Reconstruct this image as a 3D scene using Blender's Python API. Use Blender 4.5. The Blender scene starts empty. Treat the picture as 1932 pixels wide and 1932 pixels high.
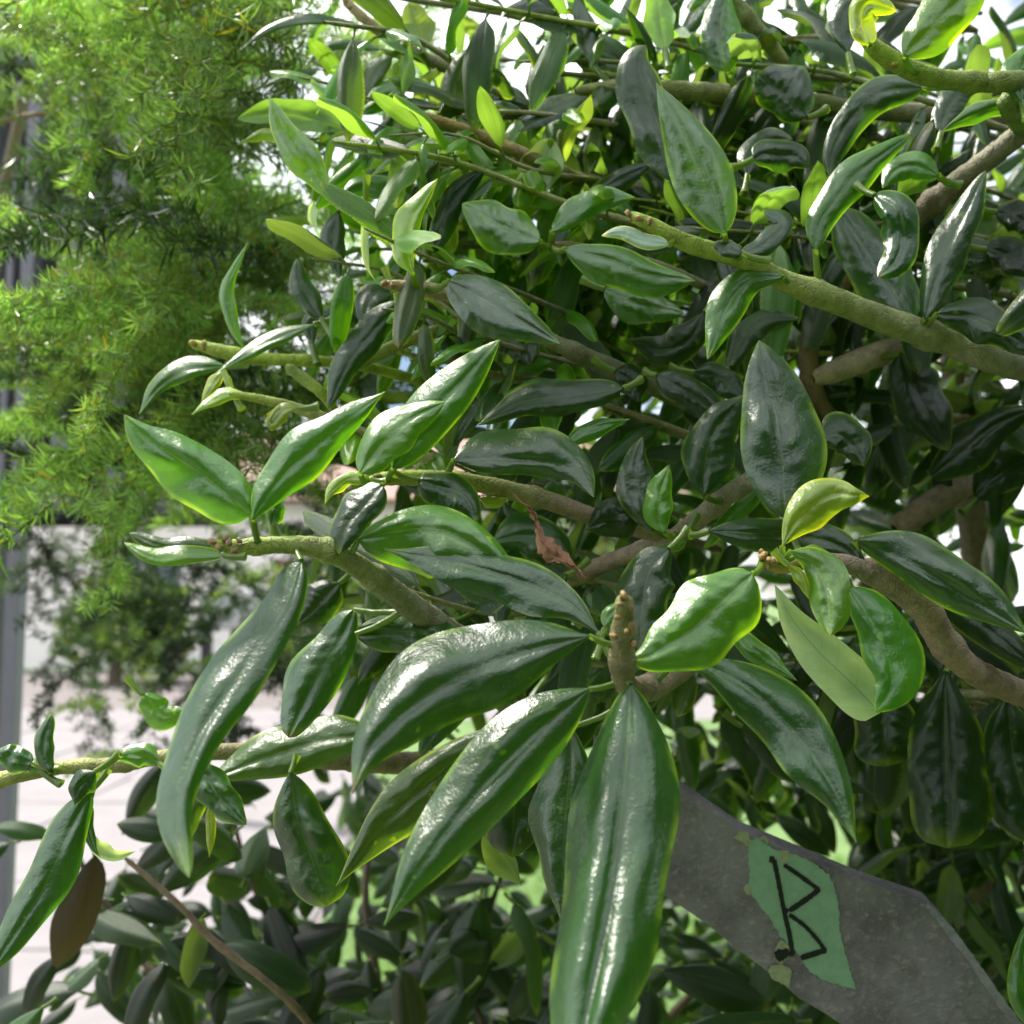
import bpy, bmesh, math, random
import numpy as np
from mathutils import Vector, Matrix, noise as mnoise
R = math.radians
SC = bpy.context.scene
COL = SC.collection
rng = random.Random(7)

# ------------------------------------------------------------------ camera
S = 1932.0
FOV = R(55)
F = S / 2 / math.tan(FOV / 2)
CAM = Vector((0, 0, 1.35))
PITCH = R(5)
RT = Vector((1, 0, 0)); FW = Vector((0, math.cos(PITCH), math.sin(PITCH))); UP = Vector((0, -math.sin(PITCH), math.cos(PITCH)))
def at(x, y, d):                       # a spot of the view at depth d metres, as a point of the world
    return CAM + FW * d + RT * ((x - S / 2) / F * d) + UP * ((S / 2 - y) / F * d)
cd = bpy.data.cameras.new('camera'); cam = bpy.data.objects.new('camera', cd); COL.objects.link(cam)
cam.location = CAM; cam.rotation_euler = (math.pi / 2 + PITCH, 0, 0)
cd.sensor_width = 36; cd.angle = FOV; cd.clip_start = 0.01; cd.clip_end = 500
cd.dof.use_dof = True; cd.dof.focus_distance = 0.40; cd.dof.aperture_fstop = 10.5
SC.camera = cam

# ------------------------------------------------------------------ sky, sun, exposure
SUN_EL, SUN_AZ = R(60), R(-64)         # azimuth from +Y (away from the camera) towards +X
w = bpy.data.worlds.new('World'); SC.world = w; w.use_nodes = True
nt = w.node_tree; nt.nodes.clear()
def N(nt, t, **kw):
    n = nt.nodes.new(t)
    for k, v in kw.items(): setattr(n, k, v)
    return n
out = N(nt, 'ShaderNodeOutputWorld'); bg = N(nt, 'ShaderNodeBackground'); bg.inputs['Strength'].default_value = 0.082
sky = N(nt, 'ShaderNodeTexSky', sky_type='NISHITA'); sky.sun_disc = False; sky.sun_elevation = SUN_EL; sky.sun_rotation = SUN_AZ
tc = N(nt, 'ShaderNodeTexCoord'); nz = N(nt, 'ShaderNodeTexNoise'); nz.inputs['Scale'].default_value = 2.6; nz.inputs['Detail'].default_value = 6; nz.inputs['Roughness'].default_value = .55
rp = N(nt, 'ShaderNodeValToRGB'); rp.color_ramp.elements[0].position = .43; rp.color_ramp.elements[1].position = .56
mx = N(nt, 'ShaderNodeMixRGB'); mx.inputs['Color2'].default_value = (20, 20.4, 21.5, 1)
nt.links.new(tc.outputs['Generated'], nz.inputs['Vector']); nt.links.new(nz.outputs['Fac'], rp.inputs['Fac'])
nt.links.new(rp.outputs['Color'], mx.inputs['Fac']); nt.links.new(sky.outputs['Color'], mx.inputs['Color1'])
nt.links.new(mx.outputs['Color'], bg.inputs['Color']); nt.links.new(bg.outputs['Background'], out.inputs['Surface'])
sl = bpy.data.lights.new('sun', 'SUN'); sl.energy = 4.7; sl.angle = R(10); sl.color = (1, .95, .86)
so = bpy.data.objects.new('sun', sl); COL.objects.link(so)
sd = Vector((math.sin(SUN_AZ) * math.cos(SUN_EL), math.cos(SUN_AZ) * math.cos(SUN_EL), math.sin(SUN_EL)))
so.rotation_euler = sd.to_track_quat('Z', 'Y').to_euler(); so.location = (0, 0, 6)
vs = SC.view_settings; vs.view_transform = 'Standard'; vs.look = 'None'; vs.gamma = 1; vs.use_curve_mapping = False; vs.exposure = 0.92
SC.render.engine = 'CYCLES'
cy = SC.cycles; cy.use_denoising = True; cy.max_bounces = 8; cy.diffuse_bounces = 4; cy.glossy_bounces = 3; cy.transmission_bounces = 6; cy.sample_clamp_indirect = 4; cy.caustics_reflective = False; cy.caustics_refractive = False

# ------------------------------------------------------------------ helpers
def prop(o, label=None, cat=None, group=None, kind=None):
    if label: o['label'] = label
    if cat: o['category'] = cat
    if group: o['group'] = group
    if kind: o['kind'] = kind
    return o
def link(name, me, mat=None, parent=None):
    o = bpy.data.objects.new(name, me); COL.objects.link(o)
    if mat is not None and len(me.materials) == 0: me.materials.append(mat)
    if parent is not None: o.parent = parent
    return o
def empty(name, loc=(0, 0, 0)):
    o = bpy.data.objects.new(name, None); COL.objects.link(o); o.location = loc; o.empty_display_size = .02
    return o
def put(o, root):                      # parent o (built in world space) under root without moving it
    o.parent = root; o.matrix_parent_inverse = Matrix.Translation(-root.location) if root.parent is None else Matrix()
    return o
def np_mesh(name, V, Fq, uv=None, colr=None, smooth=True):
    """V (n,3), Fq list/array of faces of equal or mixed size; uv per vertex; colr per vertex"""
    me = bpy.data.meshes.new(name)
    me.from_pydata([tuple(v) for v in V], [], [tuple(int(i) for i in f) for f in Fq])
    if uv is not None:
        l = me.uv_layers.new(name='UVMap'); li = np.zeros(len(me.loops), np.int32); me.loops.foreach_get('vertex_index', li)
        l.data.foreach_set('uv', np.asarray(uv, np.float32)[li].ravel())
    if colr is not None:
        a = me.color_attributes.new('Col', 'FLOAT_COLOR', 'POINT'); c = np.ones((len(V), 4), np.float32); c[:, :3] = colr; a.data.foreach_set('color', c.ravel())
    if smooth: me.polygons.foreach_set('use_smooth', [True] * len(me.polygons))
    me.update(); return me
def quads_mesh(name, V, Q, colr=None, uv=None, smooth=True):   # fast path: all quads, numpy
    me = bpy.data.meshes.new(name); n = len(Q)
    me.vertices.add(len(V)); me.vertices.foreach_set('co', np.asarray(V, np.float32).ravel())
    me.loops.add(n * 4); me.loops.foreach_set('vertex_index', np.asarray(Q, np.int32).ravel())
    me.polygons.add(n); me.polygons.foreach_set('loop_start', np.arange(0, n * 4, 4, dtype=np.int32))
    me.polygons.foreach_set('use_smooth', np.full(n, smooth, bool)); me.update(calc_edges=True)
    if uv is not None:
        l = me.uv_layers.new(name='UVMap'); l.data.foreach_set('uv', np.asarray(uv, np.float32)[np.asarray(Q).ravel()].ravel())
    if colr is not None:
        a = me.color_attributes.new('Col', 'FLOAT_COLOR', 'POINT'); c = np.ones((len(V), 4), np.float32); c[:, :3] = colr; a.data.foreach_set('color', c.ravel())
    return me
def catmull(P, n):
    P = np.asarray(P, float)
    if len(P) == 2: return P[0] + (P[1] - P[0]) * np.linspace(0, 1, n)[:, None]
    Q = np.vstack([2 * P[0] - P[1], P, 2 * P[-1] - P[-2]])
    pts = []
    for i in range(1, len(Q) - 2):
        a, b, c, d = Q[i - 1], Q[i], Q[i + 1], Q[i + 2]
        for t in np.linspace(0, 1, 24, endpoint=False):
            pts.append(.5 * (2 * b + (c - a) * t + (2 * a - 5 * b + 4 * c - d) * t * t + (3 * b - a - 3 * c + d) * t ** 3))
    pts.append(P[-1]); pts = np.array(pts)
    L = np.concatenate([[0], np.cumsum(np.linalg.norm(np.diff(pts[:, :2], axis=0), axis=1))])
    s = np.linspace(0, L[-1], n)
    return np.stack([np.interp(s, L, pts[:, k]) for k in range(pts.shape[1])], 1)

# ------------------------------------------------------------------ materials
def mat(name):
    m = bpy.data.materials.new(name); m.use_nodes = True; m.node_tree.nodes.clear(); return m, m.node_tree
def lk(nt, a, b): nt.links.new(a, b)
def math_(nt, op, a, b=None, c=None):
    n = N(nt, 'ShaderNodeMath', operation=op)
    for i, v in enumerate((a, b, c)):
        if v is None: continue
        if isinstance(v, (int, float)): n.inputs[i].default_value = v
        else: lk(nt, v, n.inputs[i])
    return n.outputs[0]
def mixc(nt, fac, a, b, bt='MIX'):
    n = N(nt, 'ShaderNodeMixRGB', blend_type=bt)
    for i, v in ((0, fac), (1, a), (2, b)):
        if isinstance(v, (int, float)): n.inputs[i].default_value = v
        elif isinstance(v, tuple): n.inputs[i].default_value = (*v, 1)
        else: lk(nt, v, n.inputs[i])
    return n.outputs[0]
def ramp(nt, v, p0, p1):
    n = N(nt, 'ShaderNodeMapRange', interpolation_type='SMOOTHSTEP'); lk(nt, v, n.inputs[0]); n.inputs[1].default_value = p0; n.inputs[2].default_value = p1
    return n.outputs[0]
def noise(nt, vec, sc, det=2, ro=.5):
    n = N(nt, 'ShaderNodeTexNoise'); n.inputs['Scale'].default_value = sc; n.inputs['Detail'].default_value = det; n.inputs['Roughness'].default_value = ro
    if vec is not None: lk(nt, vec, n.inputs['Vector'])
    return n.outputs['Fac']
def leaf_material(name, rough=.34, trans=.36, src='object', bumpk=1.0, margin=1.0, spots=.6, spec=.8):
    m, nt = mat(name)
    uvn = N(nt, 'ShaderNodeUVMap'); sx = N(nt, 'ShaderNodeSeparateXYZ'); lk(nt, uvn.outputs[0], sx.inputs[0])
    au = math_(nt, 'ABSOLUTE', math_(nt, 'MULTIPLY_ADD', sx.outputs[0], 2.0, -1.0)); v = sx.outputs[1]
    geo = N(nt, 'ShaderNodeNewGeometry'); tcn = N(nt, 'ShaderNodeTexCoord'); oi = N(nt, 'ShaderNodeObjectInfo')
    pos = geo.outputs['Position'] if src != 'object' else tcn.outputs['Object']
    if src == 'object':
        base = oi.outputs['Color']
        ofs = N(nt, 'ShaderNodeVectorMath', operation='ADD'); lk(nt, pos, ofs.inputs[0]); lk(nt, oi.outputs['Random'], ofs.inputs[1]); pos = ofs.outputs[0]
    else:
        a = N(nt, 'ShaderNodeAttribute', attribute_name='Col'); base = a.outputs['Color']
    n1 = noise(nt, pos, 70, 3); n2 = noise(nt, pos, 900, 2, .6); n3 = noise(nt, pos, 160, 2); n4 = noise(nt, pos, 45, 2)
    base = mixc(nt, math_(nt, 'MULTIPLY', ramp(nt, n1, .38, .68), .5), base, mixc(nt, 1.0, base, (.5, .6, .62), 'MULTIPLY'))
    yel = mixc(nt, .45, mixc(nt, 1.0, base, (5.0, 3.0, 1.0), 'MULTIPLY'), (.24, .36, .015))
    # side veins: arcs leaving the midrib
    vv = math_(nt, 'SUBTRACT', v, math_(nt, 'MULTIPLY', math_(nt, 'POWER', au, 1.4), .16))
    tri = math_(nt, 'ABSOLUTE', math_(nt, 'SUBTRACT', math_(nt, 'FRACT', math_(nt, 'MULTIPLY', math_(nt, 'ADD', vv, math_(nt, 'MULTIPLY', n4, .12)), 6.0)), .5))
    vein = math_(nt, 'SUBTRACT', 1.0, ramp(nt, tri, .0, .045))
    rib = math_(nt, 'SUBTRACT', 1.0, ramp(nt, au, .008, .035))
    edge = math_(nt, 'MULTIPLY', ramp(nt, math_(nt, 'ADD', au, math_(nt, 'MULTIPLY', n4, .14)), .90, 1.05), math_(nt, 'MULTIPLY', ramp(nt, n1, .40, .62), margin))
    tip = math_(nt, 'MULTIPLY', ramp(nt, math_(nt, 'ADD', v, math_(nt, 'MULTIPLY', n4, .25)), 1.0, 1.16), .75)
    spot = math_(nt, 'MULTIPLY', ramp(nt, n3, .70, .76), spots)
    fade = math_(nt, 'SUBTRACT', 1.0, math_(nt, 'MULTIPLY', v, .75))
    f = math_(nt, 'MAXIMUM', math_(nt, 'MAXIMUM', edge, tip), math_(nt, 'MAXIMUM', spot, math_(nt, 'MULTIPLY', math_(nt, 'MULTIPLY', rib, fade), .42)))
    f = math_(nt, 'MAXIMUM', f, math_(nt, 'MULTIPLY', vein, .08))
    if src == 'object': yel = mixc(nt, math_(nt, 'MULTIPLY', math_(nt, 'GREATER_THAN', oi.outputs['Random'], .62), math_(nt, 'MULTIPLY', ramp(nt, math_(nt, 'ADD', v, math_(nt, 'MULTIPLY', n4, .2)), 1.04, 1.10), .9)), yel, (.15, .065, .022))
    col = mixc(nt, f, base, yel)
    col = mixc(nt, math_(nt, 'LESS_THAN', v, -.5), col, (.13, .21, .025))
    dust = ramp(nt, noise(nt, pos, 1500, 1), .74, .78)
    col = mixc(nt, math_(nt, 'MULTIPLY', math_(nt, 'MULTIPLY', dust, ramp(nt, n1, .55, .66)), .35), col, (.5, .52, .46))
    back = mixc(nt, .55, mixc(nt, 1.0, base, (2.2, 2.0, 2.2), 'MULTIPLY'), (.20, .29, .12))
    back = mixc(nt, math_(nt, 'MAXIMUM', math_(nt, 'MULTIPLY', rib, .9), math_(nt, 'MULTIPLY', vein, .25)), back, mixc(nt, 1.0, back, (.55, .6, .45), 'MULTIPLY'))
    col = mixc(nt, geo.outputs['Backfacing'], col, back)
    b = N(nt, 'ShaderNodeBsdfPrincipled'); lk(nt, col, b.inputs['Base Color'])
    rg = math_(nt, 'ADD', math_(nt, 'MULTIPLY_ADD', n1, .16, rough - .08), math_(nt, 'MULTIPLY', geo.outputs['Backfacing'], .3)); lk(nt, rg, b.inputs['Roughness'])
    b.inputs['IOR'].default_value = 1.58; b.inputs['Specular IOR Level'].default_value = spec
    if src == 'object' and name == 'glossy_leaf': lk(nt, oi.outputs['Alpha'], b.inputs['Specular IOR Level'])
    hgt = math_(nt, 'ADD', math_(nt, 'MULTIPLY', n2, .34), math_(nt, 'ADD', math_(nt, 'MULTIPLY', n3, .8), math_(nt, 'MULTIPLY', vein, -.04)))
    hgt = math_(nt, 'ADD', hgt, math_(nt, 'MULTIPLY', n1, .7))
    hgt = math_(nt, 'ADD', hgt, math_(nt, 'MULTIPLY', noise(nt, pos, 350, 2), .28))
    bp = N(nt, 'ShaderNodeBump'); bp.inputs['Strength'].default_value = .55 * bumpk; bp.inputs['Distance'].default_value = .0011; lk(nt, hgt, bp.inputs['Height']); lk(nt, bp.outputs[0], b.inputs['Normal'])
    tr = N(nt, 'ShaderNodeBsdfTranslucent'); tcx = mixc(nt, .5, mixc(nt, 1.0, col, (5.0, 4.2, 1.6), 'MULTIPLY'), (.10, .26, .01))
    lk(nt, tcx, tr.inputs['Color'])
    ms = N(nt, 'ShaderNodeMixShader'); ms.inputs[0].default_value = trans; lk(nt, b.outputs[0], ms.inputs[1]); lk(nt, tr.outputs[0], ms.inputs[2])
    o = N(nt, 'ShaderNodeOutputMaterial'); lk(nt, ms.outputs[0], o.inputs[0])
    return m
LEAF = leaf_material('glossy_leaf')
LEAFV = leaf_material('glossy_leaf_mass', src='attr', rough=.34, spec=.5)
def attr_material(name, rough=.6, bump=0.0, bscale=300, trans=0.0, vary=.4, vscale=60, stretch=None, src='attr', color=None, spec=.4, crack=0.0):
    m, nt = mat(name)
    tcn = N(nt, 'ShaderNodeTexCoord'); pos = tcn.outputs['Object']
    if stretch:
        mp = N(nt, 'ShaderNodeMapping'); mp.inputs['Scale'].default_value = stretch; lk(nt, pos, mp.inputs[0]); pos = mp.outputs[0]
    if src == 'attr':
        a = N(nt, 'ShaderNodeAttribute', attribute_name='Col'); base = a.outputs['Color']
    elif src == 'object': base = N(nt, 'ShaderNodeObjectInfo').outputs['Color']
    else: base = color
    n1 = noise(nt, pos, vscale, 4, .6); n2 = noise(nt, pos, bscale, 4, .65)
    col = mixc(nt, math_(nt, 'MULTIPLY', ramp(nt, n1, .35, .7), vary), base, mixc(nt, 1.0, base, (.42, .42, .42), 'MULTIPLY'))
    col = mixc(nt, math_(nt, 'MULTIPLY', ramp(nt, n2, .5, .75), vary), col, mixc(nt, 1.0, base, (1.6, 1.5, 1.35), 'MULTIPLY'))
    b = N(nt, 'ShaderNodeBsdfPrincipled'); lk(nt, col, b.inputs['Base Color']); b.inputs['Roughness'].default_value = rough; b.inputs['Specular IOR Level'].default_value = spec
    if src == 'object' and name == 'glossy_leaf': lk(nt, oi.outputs['Alpha'], b.inputs['Specular IOR Level'])
    if bump:
        h = n2
        if crack:
            vo = N(nt, 'ShaderNodeTexVoronoi', feature='DISTANCE_TO_EDGE'); vo.inputs['Scale'].default_value = crack; lk(nt, pos, vo.inputs['Vector'])
            h = math_(nt, 'ADD', n2, math_(nt, 'MULTIPLY', ramp(nt, vo.outputs['Distance'], 0, .12), .5))
        bp = N(nt, 'ShaderNodeBump'); bp.inputs['Strength'].default_value = .7; bp.inputs['Distance'].default_value = bump; lk(nt, h, bp.inputs['Height']); lk(nt, bp.outputs[0], b.inputs['Normal'])
    o = N(nt, 'ShaderNodeOutputMaterial'); sh = b.outputs[0]
    if trans:
        tr = N(nt, 'ShaderNodeBsdfTranslucent'); lk(nt, mixc(nt, 1.0, col, (1.7, 1.6, .8), 'MULTIPLY'), tr.inputs['Color'])
        ms = N(nt, 'ShaderNodeMixShader'); ms.inputs[0].default_value = trans; lk(nt, sh, ms.inputs[1]); lk(nt, tr.outputs[0], ms.inputs[2]); sh = ms.outputs[0]
    lk(nt, sh, o.inputs[0]); return m
BARK = attr_material('shrub_bark', .6, .0008, 600, vary=.7, vscale=150, crack=300)
NEEDLE = attr_material('fern_needle', .34, trans=.42, vary=.25, vscale=40)
GRASS = attr_material('grass_blade', .5, trans=.3, vary=.2)
BOARD = attr_material('weathered_board', .75, .0022, 300, vary=.75, vscale=38, src='c', color=(.21, .198, .215), stretch=(.8, 1, 1), spec=.25)
TAPE = attr_material('green_tape', .8, .0002, 1500, vary=.22, vscale=160, src='c', color=(.22, .38, .255), spec=.2)
SCRAP = attr_material('torn_tape', .85, .0003, 1500, vary=.4, vscale=300, src='c', color=(.30, .34, .20), spec=.2)
INK = attr_material('marker_ink', .6, vary=.2, vscale=400, src='c', color=(.008, .009, .010), spec=.3)
DEAD = attr_material('dead_leaf', .7, .0008, 500, trans=.15, vary=.5, vscale=120, src='object')
METAL = attr_material('grey_paint', .5, .0003, 200, vary=.25, vscale=6, src='c', color=(.17, .17, .195), spec=.4)
DARKP = attr_material('dark_panel', .6, .0005, 30, vary=.3, vscale=4, src='c', color=(.02, .02, .024))
LAWN = attr_material('lawn_ground', .9, .01, 60, vary=.5, vscale=3, src='c', color=(.12, .20, .06))
PAVE = attr_material('pavement_concrete', .85, .002, 60, vary=.22, vscale=2.5, src='c', color=(.225, .208, .208))
PAVEJ = attr_material('paving_joint', .9, vary=.3, vscale=3, src='c', color=(.17, .15, .145))
WALL = attr_material('house_plaster', .85, .002, 40, vary=.12, vscale=1.2, src='c', color=(.80, .75, .72))
ROOF = attr_material('roof_sheet', .6, .003, 20, vary=.25, vscale=3, src='c', color=(.30, .17, .14))
GLASS = attr_material('window_glass', .12, vary=.1, src='c', color=(.06, .08, .10), spec=.6)
POSTB = attr_material('black_post_paint', .5, vary=.2, src='c', color=(.015, .014, .018))
BOXG = attr_material('grey_box_paint', .5, vary=.15, src='c', color=(.34, .34, .35))
FOL = attr_material('tree_leaf', .5, trans=.35, vary=.3, vscale=3)
TRUNKM = attr_material('trunk_bark', .85, .01, 40, vary=.5, vscale=8, src='c', color=(.10, .075, .055), crack=20)

# ------------------------------------------------------------------ leaf builder (midrib traced in the view, with depth)
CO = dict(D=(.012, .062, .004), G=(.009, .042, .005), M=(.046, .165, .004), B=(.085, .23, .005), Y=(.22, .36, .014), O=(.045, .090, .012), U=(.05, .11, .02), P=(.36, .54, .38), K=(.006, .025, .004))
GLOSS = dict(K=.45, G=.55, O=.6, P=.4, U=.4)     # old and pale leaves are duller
def leaf_arrays(mid, d, wl, wr, k=.52, droop=.48, bulge=.19, pk=.42, tipp=1.0, under=False, ruf=.085, seed=0, nv=None, ns=None):
    big = wl + wr > 55
    nv = nv or (44 if big else 24); ns = ns or (8 if big else 5)
    r = random.Random(seed * 13 + 5)
    mid = [(p[0], p[1], p[2] if len(p) > 2 else 0.0) for p in mid]
    M = catmull(mid, nv); x0, y0 = M[0, 0], M[0, 1]
    T = np.gradient(M[:, :2], axis=0)
    for _ in range(nv // 10): T[1:-1] = (T[:-2] + T[1:-1] * 2 + T[2:]) / 4
    T /= np.maximum(np.linalg.norm(T, axis=1), 1e-6)[:, None]
    PR = np.stack([-T[:, 1], T[:, 0]], 1)
    t = np.linspace(0, 1, nv)
    b_ = 1.22 * tipp; a_ = b_ * pk / (1 - pk)
    W = (t ** a_) * ((1 - t) ** b_); W /= W.max(); W[0] = .03; W = np.maximum(W, .012)
    sg = -1 if under else 1
    V = []; UV = []
    ph = [r.uniform(0, 6.28) for _ in range(4)]; fr = [r.uniform(1.2, 2.6) for _ in range(4)]; roll = r.uniform(-.30, .30); bk = (bulge * r.uniform(.55, 1.15), bulge * r.uniform(.55, 1.15)); und = r.uniform(.4, 1.0)
    for i in range(nv):
        for j in range(-ns, ns + 1):
            s = abs(j) / ns; side = 1 if j > 0 else -1
            ww = (wr if j > 0 else wl)
            ww *= W[i] * (1 + ruf * 1.1 * math.sin(6.28 * fr[0 if j > 0 else 1] * t[i] + ph[0 if j > 0 else 1]))
            p = M[i, :2] + PR[i] * (side * ww * s)
            full = max(wl, wr) * W[i] * .55 + ww * .45
            dz = droop * full * s * s - bk[j > 0] * (1 + .55 * math.sin(6.28 * und * 2.2 * t[i] + ph[0] + side)) * full * math.sin(math.pi * min(1, s) ** .85) + roll * side * full * s + .05 * full * math.sin(6.28 * (und * 3.1 * t[i] + .35 * j / ns) + ph[1]) * min(1, 3 * s)
            dz += .026 * full * math.sin(6.28 * (8.5 * (t[i] - .17 * s ** 1.3) + .25 * side + ph[2] * .1)) * min(1, 2.6 * s) * (1 - .5 * s) * (.4 + .6 * math.sin(math.pi * t[i]))
            dz += .10 * full * (mnoise.noise(Vector((s * side * 2.3, t[i] * 6.5, seed * 7.3))) + .5 * mnoise.noise(Vector((s * side * 5, t[i] * 15, seed * 3.1)))) * min(1, 2.5 * s)
            dz += ruf * full * s * s * 1.6 * math.sin(6.28 * fr[2 if j > 0 else 3] * t[i] + ph[2 if j > 0 else 3])
            dep = d + M[i, 2] + sg * (dz * d / F - k * (p[1] - y0) * d / F)
            V.append(at(p[0], p[1], dep)); UV.append((.5 + side * s * .5, t[i]))
    nc = 2 * ns + 1; Q = []
    for i in range(nv - 1):
        for j in range(nc - 1):
            a = i * nc + j; q = (a, a + 1, a + nc + 1, a + nc)
            Q.append(q[::-1] if under else q)
    return V, UV, Q
def tube_arrays(P, n=8, step=10, wob=.04, seed=0, knots=()):
    """P: (x,y,d,rpx) view points"""
    r = random.Random(seed + 99)
    L = sum(math.dist(a[:2], b[:2]) for a, b in zip(P, P[1:])); m = max(6, min(120, int(L / step)))
    C = catmull(P, m); pts = [at(*c[:3]) for c in C]; V = []; Q = []; tv = []
    ref = None
    for i, c in enumerate(C):
        tg = (pts[min(i + 1, m - 1)] - pts[max(i - 1, 0)]).normalized()
        if ref is None: ref = tg.cross(FW); ref = ref if ref.length > .1 else tg.cross(RT)
        u = (ref - tg * ref.dot(tg)).normalized(); v_ = tg.cross(u); ref = u
        rad = c[3] * c[2] / F * (1 + r.uniform(-wob, wob))
        for kt in knots: rad *= 1 + .22 * math.exp(-((i / (m - 1) - kt) * L / 14) ** 2)
        if i == 0 or i == m - 1: rad *= .55
        for j in range(n):
            a = 6.2832 * j / n
            V.append(pts[i] + (u * math.cos(a) + v_ * math.sin(a)) * rad * (1 + r.uniform(-wob, wob))); tv.append(i / (m - 1))
    for i in range(m - 1):
        for j in range(n):
            a = i * n + j; b = i * n + (j + 1) % n; Q.append((a, b, b + n, a + n))
    return V, Q, tv, C

# ------------------------------------------------------------------ setting: ground, path, house, trees, box, screen
def sheet(name, pts, z, m):
    me = np_mesh(name, [(x, y, z) for x, y in pts], [tuple(range(len(pts)))], smooth=False); o = link(name, me, m); o['kind'] = 'structure'; return o
sheet('lawn', [(-120, -20), (120, -20), (120, 200), (-120, 200)], 0, LAWN)
pv = sheet('pavement', [(-9, -2), (-.32, -2), (-.70, 3.0), (-1.1, 8.2), (-1.9, 18), (-30, 18)], .008, PAVEJ); pr_ = random.Random(4)
bm = bmesh.new(); bmesh.ops.create_cube(bm, size=1, matrix=Matrix.Diagonal((.885, .885, .04, 1))); bmesh.ops.bevel(bm, geom=bm.edges[:], offset=.006, segments=1, affect='EDGES'); sme = bpy.data.meshes.new('paving_slab'); bm.to_mesh(sme); bm.free(); sme.materials.append(PAVE)
for iy in range(12):
    for ix in range(7):
        y = 1.6 + iy * .9; xr = -.62 - (y - 1.6) * .075 - .45 - ix * .9
        if xr < -.55 * y - .9: continue
        o = bpy.data.objects.new('paving_slab', sme); COL.objects.link(o); o.parent = pv; o.location = (xr, y, .004 + pr_.uniform(-.003, .003)); o.rotation_euler = (pr_.uniform(-.004, .004), pr_.uniform(-.004, .004), pr_.uniform(-.006, .006))
sheet('road', [(-60, 11.4), (60, 10.8), (60, 14.2), (-60, 14.8)], .006, PAVE)
def box(bm, cx, cy, cz, sx, sy, sz, bev=0.0, rz=0):
    r = bmesh.ops.create_cube(bm, size=1, matrix=Matrix.Translation((cx, cy, cz)) @ Matrix.Rotation(rz, 4, 'Z') @ Matrix.Diagonal((sx, sy, sz, 1)))
    if bev: bmesh.ops.bevel(bm, geom=list({e for v in r['verts'] for e in v.link_edges}), offset=bev, segments=2, affect='EDGES', profile=.5)
def bm_obj(name, bm, m, parent=None, smooth=False):
    me = bpy.data.meshes.new(name); bm.to_mesh(me); bm.free()
    if smooth: me.polygons.foreach_set('use_smooth', [True] * len(me.polygons))
    return link(name, me, m, parent)
# house across the road
H = empty('white_house', (-4.5, 19, 0)); prop(H, 'pale rendered single storey house beyond the lawn, seen through the fern', 'house')
bm = bmesh.new(); box(bm, 0, 2.5, 1.6, 16, 5, 3.2); bm_obj('wall', bm, WALL, H)
bm = bmesh.new()
vs_ = [bm.verts.new(p) for p in ((-8.5, -.6, 3.21), (8.5, -.6, 3.21), (8.5, 5.6, 3.21), (-8.5, 5.6, 3.21), (-6, 2.5, 5.0), (6, 2.5, 5.0))]
for f in ((0, 1, 5, 4), (1, 2, 5), (2, 3, 4, 5), (3, 0, 4), (3, 2, 1, 0)): bm.faces.new([vs_[i] for i in f])
bm_obj('roof', bm, ROOF, H)
for x in (-5.6, -2.6, 2.8, 5.8):
    bm = bmesh.new(); box(bm, x, -.02, 1.7, 1.5, .1, 1.3, .01); wf = bm_obj('window', bm, BOXG, H)
    for sx in (-.36, .36):
        bm = bmesh.new(); box(bm, x + sx, -.075, 1.7, .62, .02, 1.12); bm_obj('pane', bm, GLASS, wf)
bm = bmesh.new(); box(bm, .4, -.03, 1.05, .95, .08, 2.1, .01); bm_obj('door', bm, ROOF, H)
# trees far behind
def leaf_cloud(name, blobs, n, size, seed, cols, parent, m=FOL):
    r = np.random.RandomState(seed); V = []; C = []
    for i in range(n):
        c = blobs[r.randint(len(blobs))]; u = r.normal(size=3); u /= np.linalg.norm(u); rad = r.uniform(.35, 1) ** .5
        p = np.array(c[:3]) + u * rad * np.array(c[3:6]); a = r.normal(size=3); a /= np.linalg.norm(a); b = np.cross(a, r.normal(size=3)); b /= np.linalg.norm(b)
        s = size * r.uniform(.6, 1.3); V += [p, p + a * s * .5 + b * s * .3, p + a * s, p + a * s * .5 - b * s * .3]
        cc = np.array(cols[r.randint(len(cols))]) * r.uniform(.7, 1.3); C += [cc] * 4
    o = link(name, quads_mesh(name, V, np.arange(n * 4).reshape(-1, 4), np.array(C), smooth=False), m, parent); return o
def world_tube(P, n=8):
    V = []; Q = []
    for i, (p, r_) in enumerate(P):
        p = Vector(p); tg = (Vector(P[min(i + 1, len(P) - 1)][0]) - Vector(P[max(i - 1, 0)][0])).normalized()
        u = tg.orthogonal().normalized(); v_ = tg.cross(u)
        if i and abs(u.dot(pu)) < .999: u = (pu - tg * pu.dot(tg)).normalized(); v_ = tg.cross(u)
        pu = u
        for j in range(n): V.append(p + (u * math.cos(6.2832 * j / n) + v_ * math.sin(6.2832 * j / n)) * r_)
    for i in range(len(P) - 1):
        for j in range(n): Q.append((i * n + j, i * n + (j + 1) % n, (i + 1) * n + (j + 1) % n, (i + 1) * n + j))
    return V, Q
TREES = [(-6.2, 15.5, .8, 'low'), (-3.2, 15.8, .85, 'low'), (1.6, 16.5, 1.35, 'tall'), (6.2, 15.2, 1.5, 'tall'), (11.5, 17, 1.4, 'tall')]
TL = ['round garden tree before the left end of the pale house', 'small garden tree before the middle of the pale house', 'taller leafy tree at the right end of the pale house', 'broad leafy tree beyond the lawn behind the board', 'outermost leafy tree beyond the lawn on the right side']
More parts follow.
